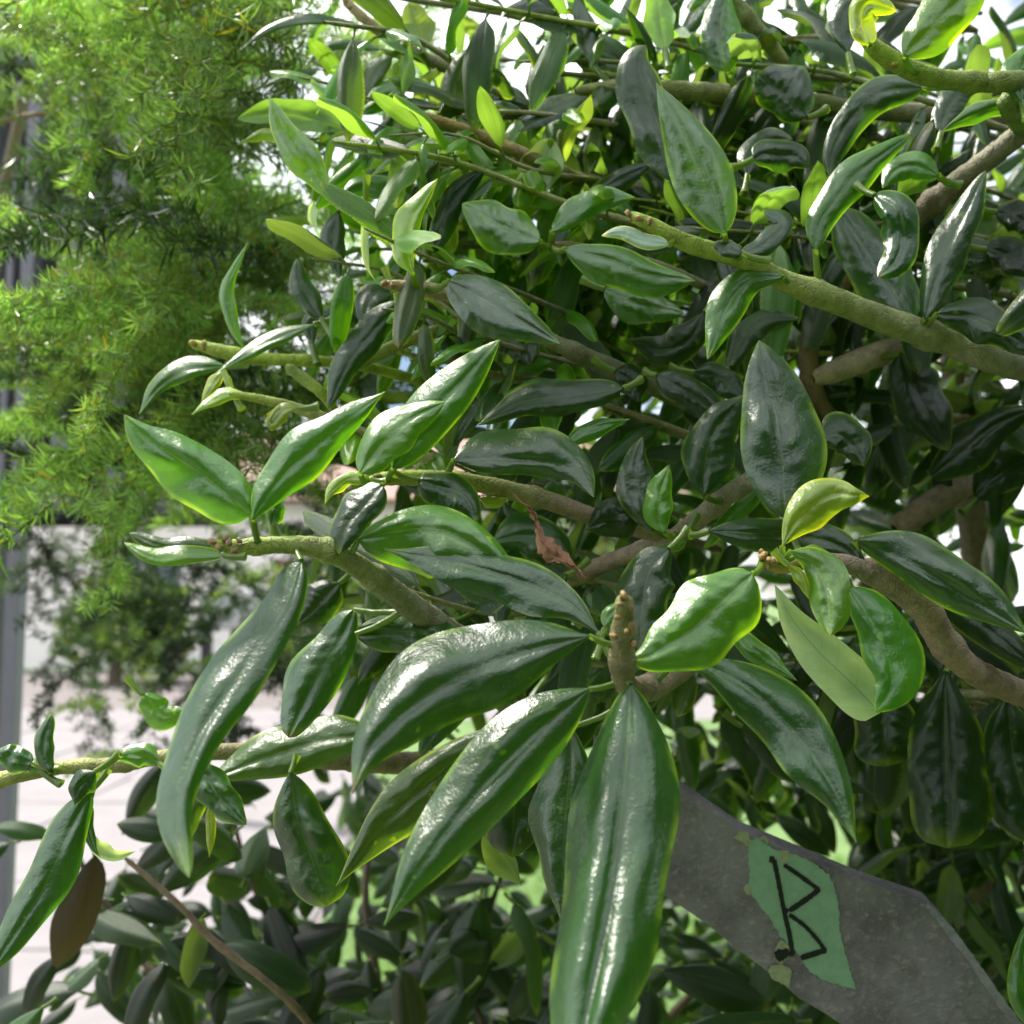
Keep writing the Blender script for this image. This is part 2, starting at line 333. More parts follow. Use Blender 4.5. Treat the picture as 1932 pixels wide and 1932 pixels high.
for i, (x, y, s, kd) in enumerate(TREES):
    t = empty('garden_tree', (x, y, 0)); prop(t, TL[i], 'tree', 'garden trees by the house')
    V, Q = world_tube([((0, 0, -.1), .16 * s), ((.05, 0, .8 * s), .12 * s), ((-.05, .05, 1.7 * s), .09 * s), ((.1, 0, 2.8 * s), .04 * s)])
    link('trunk', np_mesh('trunk', V, Q), TRUNKM, t)
    rr = random.Random(i); bl = [(rr.uniform(-.9, .9) * s, rr.uniform(-.8, .8) * s, ((1.9 if kd == 'tall' else .85) + rr.uniform(-.5, .9)) * s, .75 * s, .7 * s, .6 * s) for _ in range(7)]
    leaf_cloud('crown', bl, 2600, .17, i, [(.05, .12, .02), (.09, .17, .03), (.12, .16, .02)], t)
# grey box on black posts
B = empty('grey_box', at(412, 1200, 6.0)); B.location.z = 0; prop(B, 'blurred grey box held up on two black posts beyond the fern', 'box')
bx, by = 0, 0
bm = bmesh.new(); box(bm, .08, 0, 1.28, .34, .26, .24, .03); bm_obj('box_body', bm, BOXG, B)
for x in (-.07, .11):
    bm = bmesh.new(); box(bm, x, 0, .58, .06, .06, 1.155, .006); bm_obj('post', bm, POSTB, B)
bm = bmesh.new(); box(bm, .02, 0, .95, .115, .05, .05, .004); bm_obj('rail', bm, POSTB, B)
# slatted screen at the left edge, its long posts reaching the ground
SD = 2.0
scr = empty('slatted_screen', Vector((at(60, 400, SD).x, at(60, 400, SD).y, 0))); prop(scr, 'grey slatted metal screen with dark gaps behind the fern at the left edge', 'screen')
sx0 = scr.location
def wx(px): return (px - S / 2) / F * 2.02 - sx0.x
for px, wpx, z0, z1 in ((-80, 32, 0, 2.9), (-8, 26, 0, 2.9), (40, 12, 0, 2.9), (72, 24, 0, 2.9), (146, 34, 1.53, 2.9), (240, 30, 1.53, 2.9), (320, 30, 1.53, 2.9)):
    bm = bmesh.new(); box(bm, wx(px), 0, (z0 + z1) / 2, wpx / F * 2.02, .035, z1 - z0, .003); bm_obj('slat', bm, METAL, scr)
bm = bmesh.new(); box(bm, wx(120), .12, 2.2, .62, .012, 1.4); bm_obj('back_panel', bm, DARKP, scr)
for z in (1.545, 2.86):
    bm = bmesh.new(); box(bm, wx(130), .032, z, .5, .022, .045, .003); bm_obj('rail', bm, METAL, scr)
# hedge added unseen behind and right of the viewer, blocking sky to darken reflections
HB = empty('sky_blocker_hedge', (0, -2.6, 0)); prop(HB, 'tall dense green hedge added out of view to darken the leaf reflections', 'hedge')
bm = bmesh.new(); box(bm, 0, -.5, 1.6, 8, .7, 3.2, .2); box(bm, 2.2, 2.2, 1.2, .7, 4.6, 2.4, .2); bm_obj('blocker_core', bm, DARKP, HB)
hb = [(x * .5 - 4, -.15, z * .5 + .3, .45, .3, .4) for x in range(17) for z in range(7)] + [(1.8, y * .5, z * .5 + .3, .3, .45, .4) for y in range(10) for z in range(5)]
leaf_cloud('leaves', hb, 9000, .10, 77, [(.03, .07, .02), (.04, .09, .02)], HB)['kind'] = 'stuff'
# grass blades on the lawn
r_ = np.random.RandomState(3); n = 26000
gx = np.concatenate([r_.uniform(-2.6, 3.2, n)]); gy = r_.uniform(1.2, 5.2, n); keep = gx > (-.32 - .085 * (gy + 2) + .15); gx, gy = gx[keep], gy[keep]; n = len(gx)
an = r_.uniform(0, 6.28, n); hh = r_.uniform(.03, .075, n); dx, dy = np.cos(an) * .003, np.sin(an) * .003; lx, ly = r_.normal(0, .018, n), r_.normal(0, .018, n)
V = np.stack([np.stack([gx - dx, gy - dy, 0 * gx], 1), np.stack([gx + dx, gy + dy, 0 * gx], 1), np.stack([gx + lx + dx * .3, gy + ly + dy * .3, hh], 1), np.stack([gx + lx - dx * .3, gy + ly - dy * .3, hh], 1)], 1).reshape(-1, 3)
cc = np.repeat(np.array([(.12, .24, .05)]) * r_.uniform(.6, 1.5, (n, 1)), 4, 0)
g = link('grass', quads_mesh('grass', V, np.arange(n * 4).reshape(-1, 4), cc), GRASS); prop(g, 'short sunlit lawn grass under and behind the shrub', 'grass', kind='stuff')

# ------------------------------------------------------------------ the glossy shrub: branches, then its leaves
ROOT = empty('glossy_leaved_shrub', (at(1850, 1300, .95).x, at(1850, 1300, .95).y, 0))
prop(ROOT, 'large shrub with glossy pointed dark green leaves on woody branches filling the view', 'shrub')
RL = ROOT.location.copy()
cPa = (.33, .31, .20)
cY, cG, cGr, cBr, cBk, cOl = (.28, .38, .045), (.15, .23, .05), (.19, .19, .12), (.24, .19, .13), (.12, .07, .045), (.22, .24, .08)
#            points (x, y, depth, radius px), colour at the start, colour at the end, knots along it
BR = [
 ([(1178, 1128, .318, 17), (1177, 1175, .326, 20), (1174, 1240, .335, 23), (1180, 1290, .345, 22), (1215, 1300, .365, 26), (1262, 1272, .40, 28), (1330, 1215, .45, 30)], (.17, .18, .06), cBr, (.18, .34)),
 ([(398, 1026, .352, 9), (450, 1032, .355, 15), (540, 1028, .36, 17), (610, 1036, .367, 21), (665, 1062, .375, 22), (720, 1100, .385, 23), (785, 1150, .40, 25), (880, 1215, .43, 26), (980, 1270, .48, 26)], cY, cGr, (.13, .34, .5)),
 ([(690, 912, .405, 10), (740, 902, .41, 14), (850, 905, .42, 16), (960, 925, .43, 18), (1050, 950, .44, 18), (1120, 975, .45, 17), (1230, 1005, .46, 16), (1290, 1020, .47, 15)], cY, cBr, (.28, .52)),
 ([(1440, 895, .44, 19), (1380, 930, .445, 19), (1310, 985, .455, 18), (1260, 1020, .46, 17), (1150, 1060, .49, 17), (1060, 1100, .51, 17), (960, 1130, .54, 16)], cGr, cBr, (.2, .5)),
 ([(1625, 1070, .40, 24), (1690, 1105, .405, 27), (1745, 1150, .41, 29), (1780, 1210, .42, 27), (1840, 1268, .43, 26), (1945, 1315, .45, 26), (2050, 1350, .47, 28)], cBr, (.20, .15, .10), (.25, .55)),
 ([(1185, 405, .42, 10), (1230, 425, .42, 14), (1300, 460, .425, 17), (1400, 490, .43, 18), (1480, 530, .435, 20), (1545, 555, .44, 24), (1660, 600, .455, 25), (1790, 645, .47, 27), (1945, 695, .49, 28)], cY, (.185, .178, .125), (.29, .47, .8)),
 ([(1945, 235, .50, 20), (1890, 280, .505, 20), (1800, 350, .515, 22), (1715, 420, .525, 23), (1640, 480, .53, 23), (1580, 540, .54, 20), (1540, 600, .55, 19), (1525, 680, .56, 19), (1545, 760, .57, 18), (1590, 810, .58, 14)], cGr, (.20, .14, .09), (.3, .62)),
 ([(1535, 715, .53, 14), (1580, 698, .53, 22), (1660, 668, .54, 24), (1760, 640, .56, 24), (1900, 600, .60, 24)], (.34, .28, .19), cGr, ()),
 ([(1085, 172, .52, 9), (1180, 165, .525, 15), (1300, 172, .53, 17), (1440, 182, .54, 18), (1600, 205, .55, 17), (1760, 215, .57, 18), (1950, 228, .60, 18)], cOl, cGr, (.35, .6)),
 ([(650, 0, .55, 8), (690, 38, .55, 10), (760, 90, .56, 11), (850, 130, .57, 12), (930, 168, .58, 12), (1010, 215, .6, 12)], (.32, .27, .12), cGr, (.35, .6)),
 ([(985, -20, .58, 13), (1040, 40, .58, 14), (1085, 95, .585, 14), (1130, 150, .6, 12)], cGr, cGr, (.5,)),
 ([(775, 213, .50, 7), (830, 228, .50, 9), (900, 255, .505, 11), (990, 292, .51, 13), (1080, 335, .53, 13), (1180, 352, .55, 13), (1310, 352, .57, 13), (1430, 350, .6, 14)], (.34, .25, .05), cGr, (.2, .45)),
 ([(1360, -30, .55, 15), (1405, 30, .55, 15), (1450, 80, .555, 14), (1482, 125, .56, 13)], cG, cOl, (.4,)),
 ([(1622, 45, .44, 8), (1640, 80, .44, 14), (1685, 115, .445, 18), (1755, 145, .45, 18), (1850, 155, .46, 18), (1950, 152, .48, 19)], cY, (.10, .12, .05), (.3, .5)),
 ([(722, 536, .445, 8), (770, 540, .445, 11), (830, 552, .45, 13), (900, 580, .455, 14), (1050, 648, .47, 15), (1120, 680, .48, 18), (1200, 714, .49, 18), (1300, 760, .52, 18)], (.30, .24, .12), cGr, (.15, .62)),
 ([(360, 648, .50, 8), (415, 662, .50, 13), (480, 676, .505, 13), (570, 680, .51, 11), (680, 690, .52, 10), (800, 720, .54, 10)], cY, cY, (.2, .5)),
 ([(432, 742, .47, 6), (500, 755, .475, 9), (560, 770, .48, 10), (640, 798, .485, 10), (720, 830, .49, 10), (820, 870, .5, 11)], cY, (.33, .34, .16), (.4,)),
 ([(660, 698, .50, 9), (740, 655, .50, 12), (830, 622, .505, 12), (930, 600, .52, 12)], (.25, .30, .05), cOl, ()),
 ([(1040, 465, .47, 10), (1120, 472, .475, 10), (1240, 500, .48, 9), (1340, 545, .5, 10)], (.25, .2, .12), cGr, (.1,)),
 ([(1060, 245, .54, 9), (1058, 320, .545, 10), (1060, 400, .55, 10), (1066, 470, .55, 10)], cOl, (.12, .09, .05), (.4,)),
 ([(-30, 1480, .44, 18), (40, 1462, .44, 14), (120, 1448, .445, 13), (210, 1444, .45, 15), (300, 1430, .455, 14), (430, 1418, .47, 16), (600, 1430, .50, 20), (760, 1440, .54, 22), (930, 1440, .58, 22)], (.30, .34, .08), cBr, (.2, .28)),
 ([(1690, 1000, .58, 24), (1760, 950, .58, 25), (1850, 900, .6, 24), (1950, 850, .62, 20)], cBr, (.14, .10, .07), (.4,)),
 ([(850, 225, .6, 10), (930, 215, .6, 12), (1050, 218, .61, 12), (1200, 240, .63, 12)], cGr, (.1, .07, .05), ()),
 ([(540, 690, .49, 9), (580, 720, .49, 12), (610, 745, .49, 10), (650, 800, .5, 8)], cG, cY, ()),
 ([(1440, 1058, .372, 10), (1475, 1068, .374, 15), (1520, 1060, .38, 15), (1590, 1062, .39, 17), (1640, 1080, .40, 20)], (.40, .30, .06), cBr, ()),
 ([(1920, 120, .47, 8), (1925, 180, .48, 14), (1935, 250, .50, 16)], cG, cOl, ()),
]
bobj = []; bsamp = []; bown = []
for i, (P, c0, c1, kn) in enumerate(BR):
    if P[-1][0] > 1880: e1, e0 = P[-1], P[-2]; P = P + [(2420, e1[1] + (e1[1] - e0[1]) / max(40, e1[0] - e0[0]) * 300, e1[2] + .22, e1[3] * .9)]
    V, Q, tv, C = tube_arrays(P, 12, 6, .035, i, kn)
    tv = np.clip(np.array(tv)[:, None] * 1.6, 0, 1); cc = np.array(c0) * (1 - tv) + np.array(c1) * tv
    me = quads_mesh('branch', [p - RL for p in V], Q, cc * 1.25); o = link('branch', me, BARK, ROOT); bobj.append(o)
    for c in C: bsamp.append(at(*c[:3])); bown.append((i, c))
BS = np.array(bsamp)
def nearest(p):
    j = int(np.argmin(((BS - np.array(p)) ** 2).sum(1))); return bown[j][0], BS[j]
def buds(b, lst, c):
    bm = bmesh.new()
    for x, y, d, r in lst:
        p = at(x, y, d) - RL; rad = r * .68 * d / F
        bmesh.ops.create_icosphere(bm, subdivisions=2, radius=rad, matrix=Matrix.Translation(p) @ Matrix.Rotation(rng.uniform(0, 3), 4, 'Y') @ Matrix.Diagonal((1.35, .9, .9, 1)))
    for v in bm.verts: v.co += Vector((rng.uniform(-1, 1), rng.uniform(-1, 1), rng.uniform(-1, 1))) * .00025
    me = bpy.data.meshes.new('bud_cluster'); bm.to_mesh(me); bm.free(); me.polygons.foreach_set('use_smooth', [True] * len(me.polygons))
    a = me.color_attributes.new('Col', 'FLOAT_COLOR', 'POINT'); a.data.foreach_set('color', np.array([[*(np.array(c) * rng.uniform(.6, 1.3)), 1] for _ in me.vertices], np.float32).ravel())
    link('bud_cluster', me, BARK, bobj[b])
buds(0, [(1178, 1124, .317, 12), (1170, 1140, .316, 8), (1190, 1146, .318, 8), (1165, 1165, .318, 8), (1192, 1180, .32, 9), (1183, 1192, .313, 8), (1158, 1200, .322, 9), (1196, 1215, .325, 8)], (.30, .20, .07))
buds(1, [(400, 1022, .350, 11), (412, 1034, .349, 10), (425, 1016, .351, 9), (442, 1040, .348, 11), (432, 1024, .348, 9), (452, 1020, .352, 8)], (.36, .24, .13))
buds(2, [(690, 905, .403, 12), (712, 898, .405, 10), (730, 908, .405, 9)], (.30, .24, .06))
buds(24, [(1440, 1050, .368, 13), (1455, 1058, .366, 11), (1448, 1068, .367, 10), (1470, 1052, .369, 9), (1436, 1040, .37, 7)], (.38, .25, .08))
buds(5, [(1185, 403, .418, 9), (1205, 412, .417, 10), (1225, 418, .417, 9), (1192, 412, .419, 8)], (.38, .26, .09))
buds(6, [(1600, 805, .57, 14), (1585, 808, .57, 12), (1612, 800, .575, 9), (1620, 860, .59, 13), (1632, 850, .59, 11), (1612, 872, .59, 10), (1628, 868, .59, 9)], (.20, .12, .06))
buds(11, [(778, 212, .497, 9), (800, 218, .498, 9), (790, 224, .498, 7), (815, 222, .499, 7)], (.34, .20, .03))
buds(13, [(1618, 40, .438, 9), (1630, 60, .437, 10), (1626, 78, .438, 8), (1688, 122, .436, 7)], (.36, .26, .05))
buds(14, [(724, 535, .442, 9), (740, 540, .442, 8), (760, 545, .444, 7)], (.34, .22, .09))
buds(15, [(365, 648, .498, 11), (385, 652, .498, 12), (402, 660, .499, 9)], (.38, .34, .06))
buds(18, [(1040, 462, .466, 9), (1052, 470, .466, 9)], (.34, .2, .08))
buds(9, [(652, 2, .548, 8), (662, 14, .548, 8)], (.34, .24, .12))

LV = []
def L(c, d, wl, wr, mid, p=None, **k): LV.append((c, d, wl, wr, mid, p, k))
# front cluster
L('D', .335, 111, 94, [(1190, 1292), (1180, 1454), (1166, 1588), (1146, 1705), (1126, 1805), (1108, 1905), (1080, 2060), (1066, 2150)], (1180, 1270), pk=.40, tipp=.8, k=.58, ruf=.08, droop=.60, bulge=.26)
L('D', .330, 80, 92, [(1112, 1200), (980, 1234), (846, 1288), (762, 1345), (700, 1410), (664, 1497)], (1168, 1208), k=.62, pk=.46, droop=.55, ruf=.07, bulge=.20)
L('D', .338, 70, 78, [(1112, 1300), (1020, 1375), (940, 1455), (860, 1548), (790, 1640), (724, 1747)], (1166, 1280), k=.50, pk=.40, ruf=.06, droop=.5, bulge=.20)
L('O', .395, 52, 46, [(960, 1365), (850, 1440), (740, 1540), (680, 1610), (634, 1672)], None, k=.3, pk=.45)
L('D', .385, 55, 66, [(1078, 1372), (1075, 1450), (1066, 1560), (1062, 1650), (1058, 1740)], (1150, 1300), k=.35)
L('K', .43, 62, 62, [(985, 1400), (975, 1480), (968, 1560), (966, 1618)], None, pk=.6, tipp=.6, k=.2)
L('U', .45, 24, 30, [(912, 1572), (940, 1612), (985, 1672)], None, under=True, k=-.2)
L('B', .350, 82, 68, [(1420, 1082, 0), (1375, 1125), (1300, 1190), (1235, 1234, -.002), (1186, 1246)], (1446, 1066), k=.40, pk=.40, droop=.35, tipp=.75, bulge=.22)
L('G', .385, 52, 50, [(1262, 1035), (1225, 1080), (1212, 1150), (1206, 1230)], None, k=.5, tipp=.8)
L('D', .348, 56, 40, [(1128, 1192), (1070, 1135), (970, 1092), (860, 1062), (724, 1036)], (1165, 1215), k=.55, pk=.45, droop=.2)
L('D', .365, 60, 62, [(1278, 1238), (1360, 1268), (1430, 1312), (1510, 1395), (1575, 1490), (1616, 1590)], (1240, 1275), k=.45, pk=.5, droop=.3)
L('M', .385, 20, 22, [(1366, 1188), (1420, 1222), (1505, 1285)], None, k=.4)
# right cluster
L('D', .385, 74, 84, [(1482, 978), (1476, 864), (1464, 790), (1447, 705), (1432, 642)], (1482, 1055), k=.38, pk=.40, ruf=.03, droop=.5, tipp=.7, bulge=.20)
L('Y', .372, 38, 44, [(1476, 1030), (1504, 980), (1540, 948), (1580, 932), (1612, 934, -.003), (1640, 936)], (1470, 1062), k=.15, pk=.5, tipp=.9)
L('B', .366, 50, 32, [(1492, 1040), (1530, 1060), (1553, 1100), (1563, 1150), (1566, 1200)], (1475, 1064), k=.5, tipp=.6, pk=.55)
L('M', .385, 66, 42, [(1602, 1108), (1640, 1165), (1670, 1225), (1682, 1290), (1652, 1344)], (1590, 1075), k=.35, tipp=.62, pk=.5, droop=.4)
L('P', .392, 50, 50, [(1660, 1345, -.004), (1610, 1292), (1545, 1230), (1495, 1168), (1462, 1104)], None, under=True, k=-.1, pk=.26, tipp=.75, ruf=.03, nopet=True, bulge=.12, droop=.7)
L('D', .395, 60, 42, [(1612, 1020), (1680, 1045), (1760, 1085), (1840, 1132), (1940, 1196)], (1630, 1075), k=.45, pk=.45, tipp=.8)
L('K', .43, 36, 40, [(1760, 1110), (1830, 1160), (1900, 1215), (1975, 1275)], (1720, 1105), k=.3)
L('G', .400, 34, 40, [(1338, 1002), (1430, 1006), (1530, 1014), (1600, 1040), (1624, 1090)], (1300, 1010), k=.5, tipp=.6, pk=.5)
L('G', .425, 46, 52, [(1328, 934), (1330, 880), (1348, 815), (1402, 745)], (1340, 955), k=.35, tipp=.8)
L('D', .430, 40, 34, [(1232, 1000), (1210, 940), (1200, 880), (1212, 824)], (1265, 1012), k=.3, tipp=.8)
L('B', .420, 30, 26, [(1254, 1004), (1243, 970), (1246, 930), (1262, 876)], (1268, 1012), k=.25, tipp=.8)
L('K', .44, 46, 40, [(1215, 960), (1160, 975), (1104, 1000)], None, k=.2)
L('G', .44, 44, 34, [(1545, 830), (1585, 822), (1616, 850), (1630, 880)], None, k=.3, tipp=.7)
# hanging dark leaves, right
L('K', .47, 84, 80, [(1785, 1268), (1782, 1360), (1786, 1460), (1790, 1550), (1788, 1600)], (1800, 1225), pk=.66, tipp=.32, k=.35, droop=.35, bulge=.28)
L('K', .475, 62, 70, [(1900, 1320), (1912, 1420), (1935, 1510), (1960, 1590)], (1880, 1280), pk=.55, tipp=.45, k=.35, bulge=.28)
L('K', .485, 60, 60, [(1672, 1280), (1668, 1340), (1668, 1400), (1672, 1446)], None, pk=.6, tipp=.35, k=.35, bulge=.25)
L('M', .46, 30, 30, [(1955, 1950), (1930, 1860), (1935, 1780), (1950, 1720)], None, k=.3)
# left cluster
L('M', .350, 66, 50, [(474, 972), (401, 909), (325, 858), (270, 822), (234, 782)], (488, 1018), k=.22, pk=.36, tipp=.72, ruf=.04)
L('M', .346, 48, 44, [(477, 978), (501, 940), (551, 880), (635, 808), (726, 739)], (488, 1018), k=.32, pk=.42, droop=.5)
L('M', .362, 20, 18, [(512, 992), (522, 965), (530, 940)], (512, 1020), k=.2)
L('O', .352, 20, 17, [(418, 1034), (350, 1030), (300, 1028), (244, 1006)], None, k=.3, tipp=.5, ruf=.08)
L('B', .346, 18, 20, [(420, 1048), (350, 1046), (290, 1052), (234, 1024)], None, k=.6, tipp=.6, ruf=.10)
L('D', .352, 46, 56, [(568, 1058), (540, 1140), (495, 1210), (440, 1290), (385, 1372), (345, 1470), (334, 1550), (357, 1656)], (562, 1032), k=.62, pk=.40, tipp=.5, ruf=.08, droop=.55, bulge=.24)
L('M', .368, 42, 90, [(676, 1018), (750, 1002), (826, 998), (896, 1028), (950, 1070), (994, 1112)], (660, 1050), k=.25, pk=.42, tipp=.72, ruf=.05)
L('G', .375, 36, 36, [(722, 915), (690, 950), (655, 990), (640, 1045)], (735, 905), k=.5, tipp=.6, ruf=.1)
L('G', .40, 30, 46, [(790, 905), (840, 920), (880, 940), (900, 985)], None, k=.4, tipp=.6)
L('M', .392, 50, 46, [(742, 884), (790, 812), (860, 730), (943, 641)], (745, 905), k=.25, pk=.42, tipp=.75, ruf=.03)
L('B', .386, 40, 44, [(680, 893), (712, 846), (765, 797), (840, 758)], (700, 905), k=.25, pk=.4, tipp=.75)
L('D', .402, 64, 32, [(856, 868), (946, 866), (1030, 872), (1085, 892), (1120, 938)], (852, 902), k=.5, tipp=.7, pk=.45)
L('G', .43, 36, 34, [(1175, 732), (1090, 745), (990, 758), (902, 802)], (1210, 715), k=.35, tipp=.75)
L('M', .425, 16, 20, [(1062, 846), (1110, 812), (1190, 790)], None, k=.6)
L('G', .45, 30, 34, [(1240, 708), (1300, 740), (1340, 770), (1372, 800)], (1215, 700), k=.5, tipp=.6)
L('G', .455, 26, 30, [(1310, 702), (1360, 715), (1410, 755)], None, k=.5, tipp=.6)
L('K', .46, 34, 30, [(1160, 700), (1190, 720), (1205, 760)], None, k=.3)
L('D', .405, 44, 52, [(668, 1150), (640, 1210), (590, 1290), (545, 1392)], (720, 1140), k=.3, pk=.52, tipp=.45)
L('D', .40, 38, 46, [(672, 1196), (740, 1190), (820, 1200), (905, 1230)], (715, 1148), k=.5, tipp=.7)
# lower left
L('D', .415, 44, 44, [(172, 1492), (130, 1570), (85, 1670), (30, 1760), (-25, 1842)], (205, 1450), k=.35, tipp=.75, bulge=.22)
L('P', .422, 20, 10, [(168, 1570), (180, 1600), (215, 1618), (257, 1606)], None, under=True, k=-.3, pk=.4)
L('D', .42, 16, 10, [(170, 1510), (162, 1560), (175, 1600), (190, 1618)], None, k=.3)
L('D', .425, 18, 20, [(95, 1455), (82, 1420), (85, 1385), (98, 1348)], (95, 1452), k=.3, tipp=.5)
L('D', .43, 26, 26, [(62, 1440), (30, 1432), (-8, 1420)], None, k=.3, tipp=.5)
L('M', .43, 14, 14, [(75, 1452), (55, 1440), (52, 1455)], None, k=.3, tipp=.5)
L('O', .455, 46, 50, [(700, 1385), (600, 1400), (500, 1430), (400, 1470)], None, k=.35, tipp=.6)
L('D', .44, 66, 54, [(548, 1458), (560, 1540), (588, 1620), (616, 1710)], (560, 1425), k=.25, pk=.62, tipp=.36)
L('D', .405, 34, 36, [(372, 1440), (405, 1490), (438, 1530), (465, 1556)], (360, 1425), k=.3, tipp=.6)
L('O', .47, 40, 40, [(320, 1440), (350, 1510), (345, 1600)], (310, 1430), k=.2)
L('B', .50, 26, 30, [(270, 1310), (310, 1350), (350, 1340)], None, k=.2, tipp=.6)
L('Y', .48, 10, 10, [(395, 1520), (398, 1570), (395, 1618)], None, k=.2)
L('G', .41, 30, 20, [(180, 1455), (150, 1480), (140, 1520)], None, k=.2)
# upper middle
L('B', .450, 32, 30, [(618, 370), (590, 320), (545, 262), (508, 183)], (640, 385), k=.1, tipp=.8)
L('Y', .430, 34, 16, [(778, 515), (768, 470), (782, 410), (826, 337)], (802, 540), k=.05, tipp=.85)
L('D', .420, 40, 56, [(846, 530), (896, 556), (960, 592), (1010, 620), (1056, 648)], (838, 552), k=.45, pk=.36, tipp=.72)
L('M', .45, 52, 40, [(1018, 455), (960, 432), (915, 408), (872, 384)], (1040, 468), k=.2, pk=.42, tipp=.6)
L('M', .442, 28, 52, [(1066, 470), (1146, 487), (1220, 515), (1312, 530)], (1045, 468), k=.35, pk=.45, tipp=.7)
L('M', .462, 30, 40, [(1140, 545), (1200, 570), (1290, 590)], None, k=.35, tipp=.7)
L('M', .412, 62, 50, [(1367, 440), (1338, 350), (1300, 265), (1238, 156)], (1400, 490), k=.2, pk=.36, tipp=.85, ruf=.03)
L('G', .445, 58, 34, [(1272, 342), (1250, 260), (1222, 180), (1205, 120), (1218, 85)], (1280, 352), k=.3, pk=.5, tipp=.5)
L('D', .43, 36, 38, [(1650, 368), (1690, 395, -.006), (1702, 450), (1688, 495), (1656, 523)], None, k=.5, pk=.45, tipp=.5, bulge=.25)
L('D', .462, 62, 58, [(1724, 602), (1680, 540), (1632, 470), (1580, 390)], (1730, 620), k=.2, pk=.45, tipp=.6)
L('D', .455, 34, 40, [(1746, 600), (1772, 510), (1812, 420), (1860, 322)], (1735, 622), k=.25, tipp=.6)
L('G', .452, 36, 44, [(1768, 592), (1840, 598), (1900, 625), (1965, 670)], (1748, 640), k=.6, tipp=.7)
L('M', .432, 34, 34, [(1538, 470), (1552, 410), (1620, 325), (1724, 250)], (1555, 545), k=.25, tipp=.75)
L('G', .47, 38, 30, [(1740, 165), (1660, 175), (1600, 230), (1570, 290), (1566, 335)], (1765, 160), k=.4, tipp=.6)
L('G', .475, 44, 60, [(1522, 222), (1490, 190), (1455, 160), (1430, 138)], (1560, 205), k=.3, pk=.5, tipp=.45)
L('B', .425, 46, 52, [(1705, 106), (1760, 50), (1815, -5), (1870, -60)], (1770, 150), k=.1, tipp=.8)
L('D', .50, 40, 38, [(1374, 136), (1362, 90), (1360, 40), (1372, -20)], (1385, 160), k=.15, tipp=.7)
L('B', .52, 28, 30, [(1254, 92), (1245, 50), (1240, 5), (1240, -40)], None, k=-.3, under=True, tipp=.7)
L('D', .54, 20, 20, [(1124, 128), (1108, 70), (1095, 20), (1090, -20)], (1140, 155), k=.2, tipp=.7)
L('K', .56, 20, 22, [(1012, 205), (1012, 160), (1018, 120), (1026, 82)], None, k=.2, tipp=.7)
L('G', .525, 20, 26, [(1112, 183), (1060, 202), (1010, 225), (960, 250)], (1120, 172), k=.9, tipp=.7)
L('O', .52, 26, 24, [(864, 222), (858, 175), (868, 130), (892, 85)], (870, 240), k=0, tipp=.7)
L('O', .53, 36, 34, [(776, 340), (772, 300), (760, 255), (755, 210)], None, k=-.2, under=True, tipp=.6)
L('O', .56, 32, 32, [(797, 88), (790, 60), (780, 30), (772, 6)], None, k=-.2, under=True, tipp=.5)
L('P', .51, 36, 40, [(1040, 262), (1025, 310), (1005, 350), (985, 396)], (1058, 250), k=.1, under=True, tipp=.6)
L('M', .46, 26, 26, [(1042, 436), (1085, 400), (1135, 375), (1198, 372)], (1044, 462), k=.5, tipp=.7)
L('G', .475, 24, 30, [(820, 476), (835, 420), (868, 360), (918, 314)], (835, 500), k=.2, tipp=.75)
L('K', .49, 30, 30, [(800, 450), (795, 400), (805, 350), (830, 300)], None, k=.2)
L('G', .50, 20, 24, [(1100, 380), (1150, 350), (1195, 325), (1242, 304)], None, k=.3)
L('M', .53, 26, 30, [(648, 242), (590, 222), (520, 212), (448, 224)], None, k=-.2, under=True, tipp=.6)
L('Y', .53, 12, 12, [(540, 262), (500, 255), (455, 268)], None, k=0)
L('D', .56, 9, 12, [(700, 55), (600, 38), (520, 50), (445, 100)], None, k=.2)
L('D', .57, 9, 12, [(720, 95), (660, 85), (610, 95), (570, 130)], None, k=.2)
L('B', .50, 14, 14, [(458, 655), (436, 600), (430, 540), (468, 456)], (480, 676), k=.1)
L('G', .48, 24, 22, [(606, 600), (580, 560), (565, 525), (560, 488)], None, k=.4, tipp=.6)
L('M', .485, 14, 16, [(592, 612), (530, 635), (470, 665), (404, 706)], None, k=.5)
L('M', .52, 18, 26, [(425, 690), (350, 700), (300, 730), (262, 782)], None, k=.2)
L('G', .50, 22, 24, [(638, 400), (630, 440), (632, 480), (640, 525)], None, k=.3, tipp=.7)
L('G', .485, 26, 24, [(738, 555), (700, 560), (690, 590), (700, 622)], None, k=.7, tipp=.6)
L('K', .49, 24, 20, [(690, 585), (660, 590), (638, 610)], None, k=.5, tipp=.5)
L('G', .475, 28, 34, [(762, 568), (700, 630), (650, 700), (618, 772)], None, k=.3, tipp=.7)
L('D', .49, 42, 40, [(925, 605), (950, 620), (985, 650), (1000, 690)], None, k=.5, tipp=.5)
L('M', .428, 32, 36, [(1475, 522), (1420, 528), (1375, 575), (1335, 678)], (1500, 540), k=.4, tipp=.7, pk=.45)
L('G', .46, 24, 28, [(1372, 695), (1400, 640), (1440, 605), (1508, 600)], None, k=.6, tipp=.7)
L('G', .415, 20, 22, [(1400, 480), (1440, 462), (1478, 420), (1440, 398)], (1405, 495), k=.8, tipp=.5)
L('G', .412, 16, 18, [(1400, 478), (1370, 470), (1345, 460)], None, k=.8, tipp=.5)
L('P', .415, 14, 18, [(1262, 462), (1210, 455), (1170, 440), (1135, 445)], (1275, 455), k=.3, tipp=.6)
L('Y', .46, 10, 10, [(745, 548), (755, 575), (740, 600)], None, k=.1)
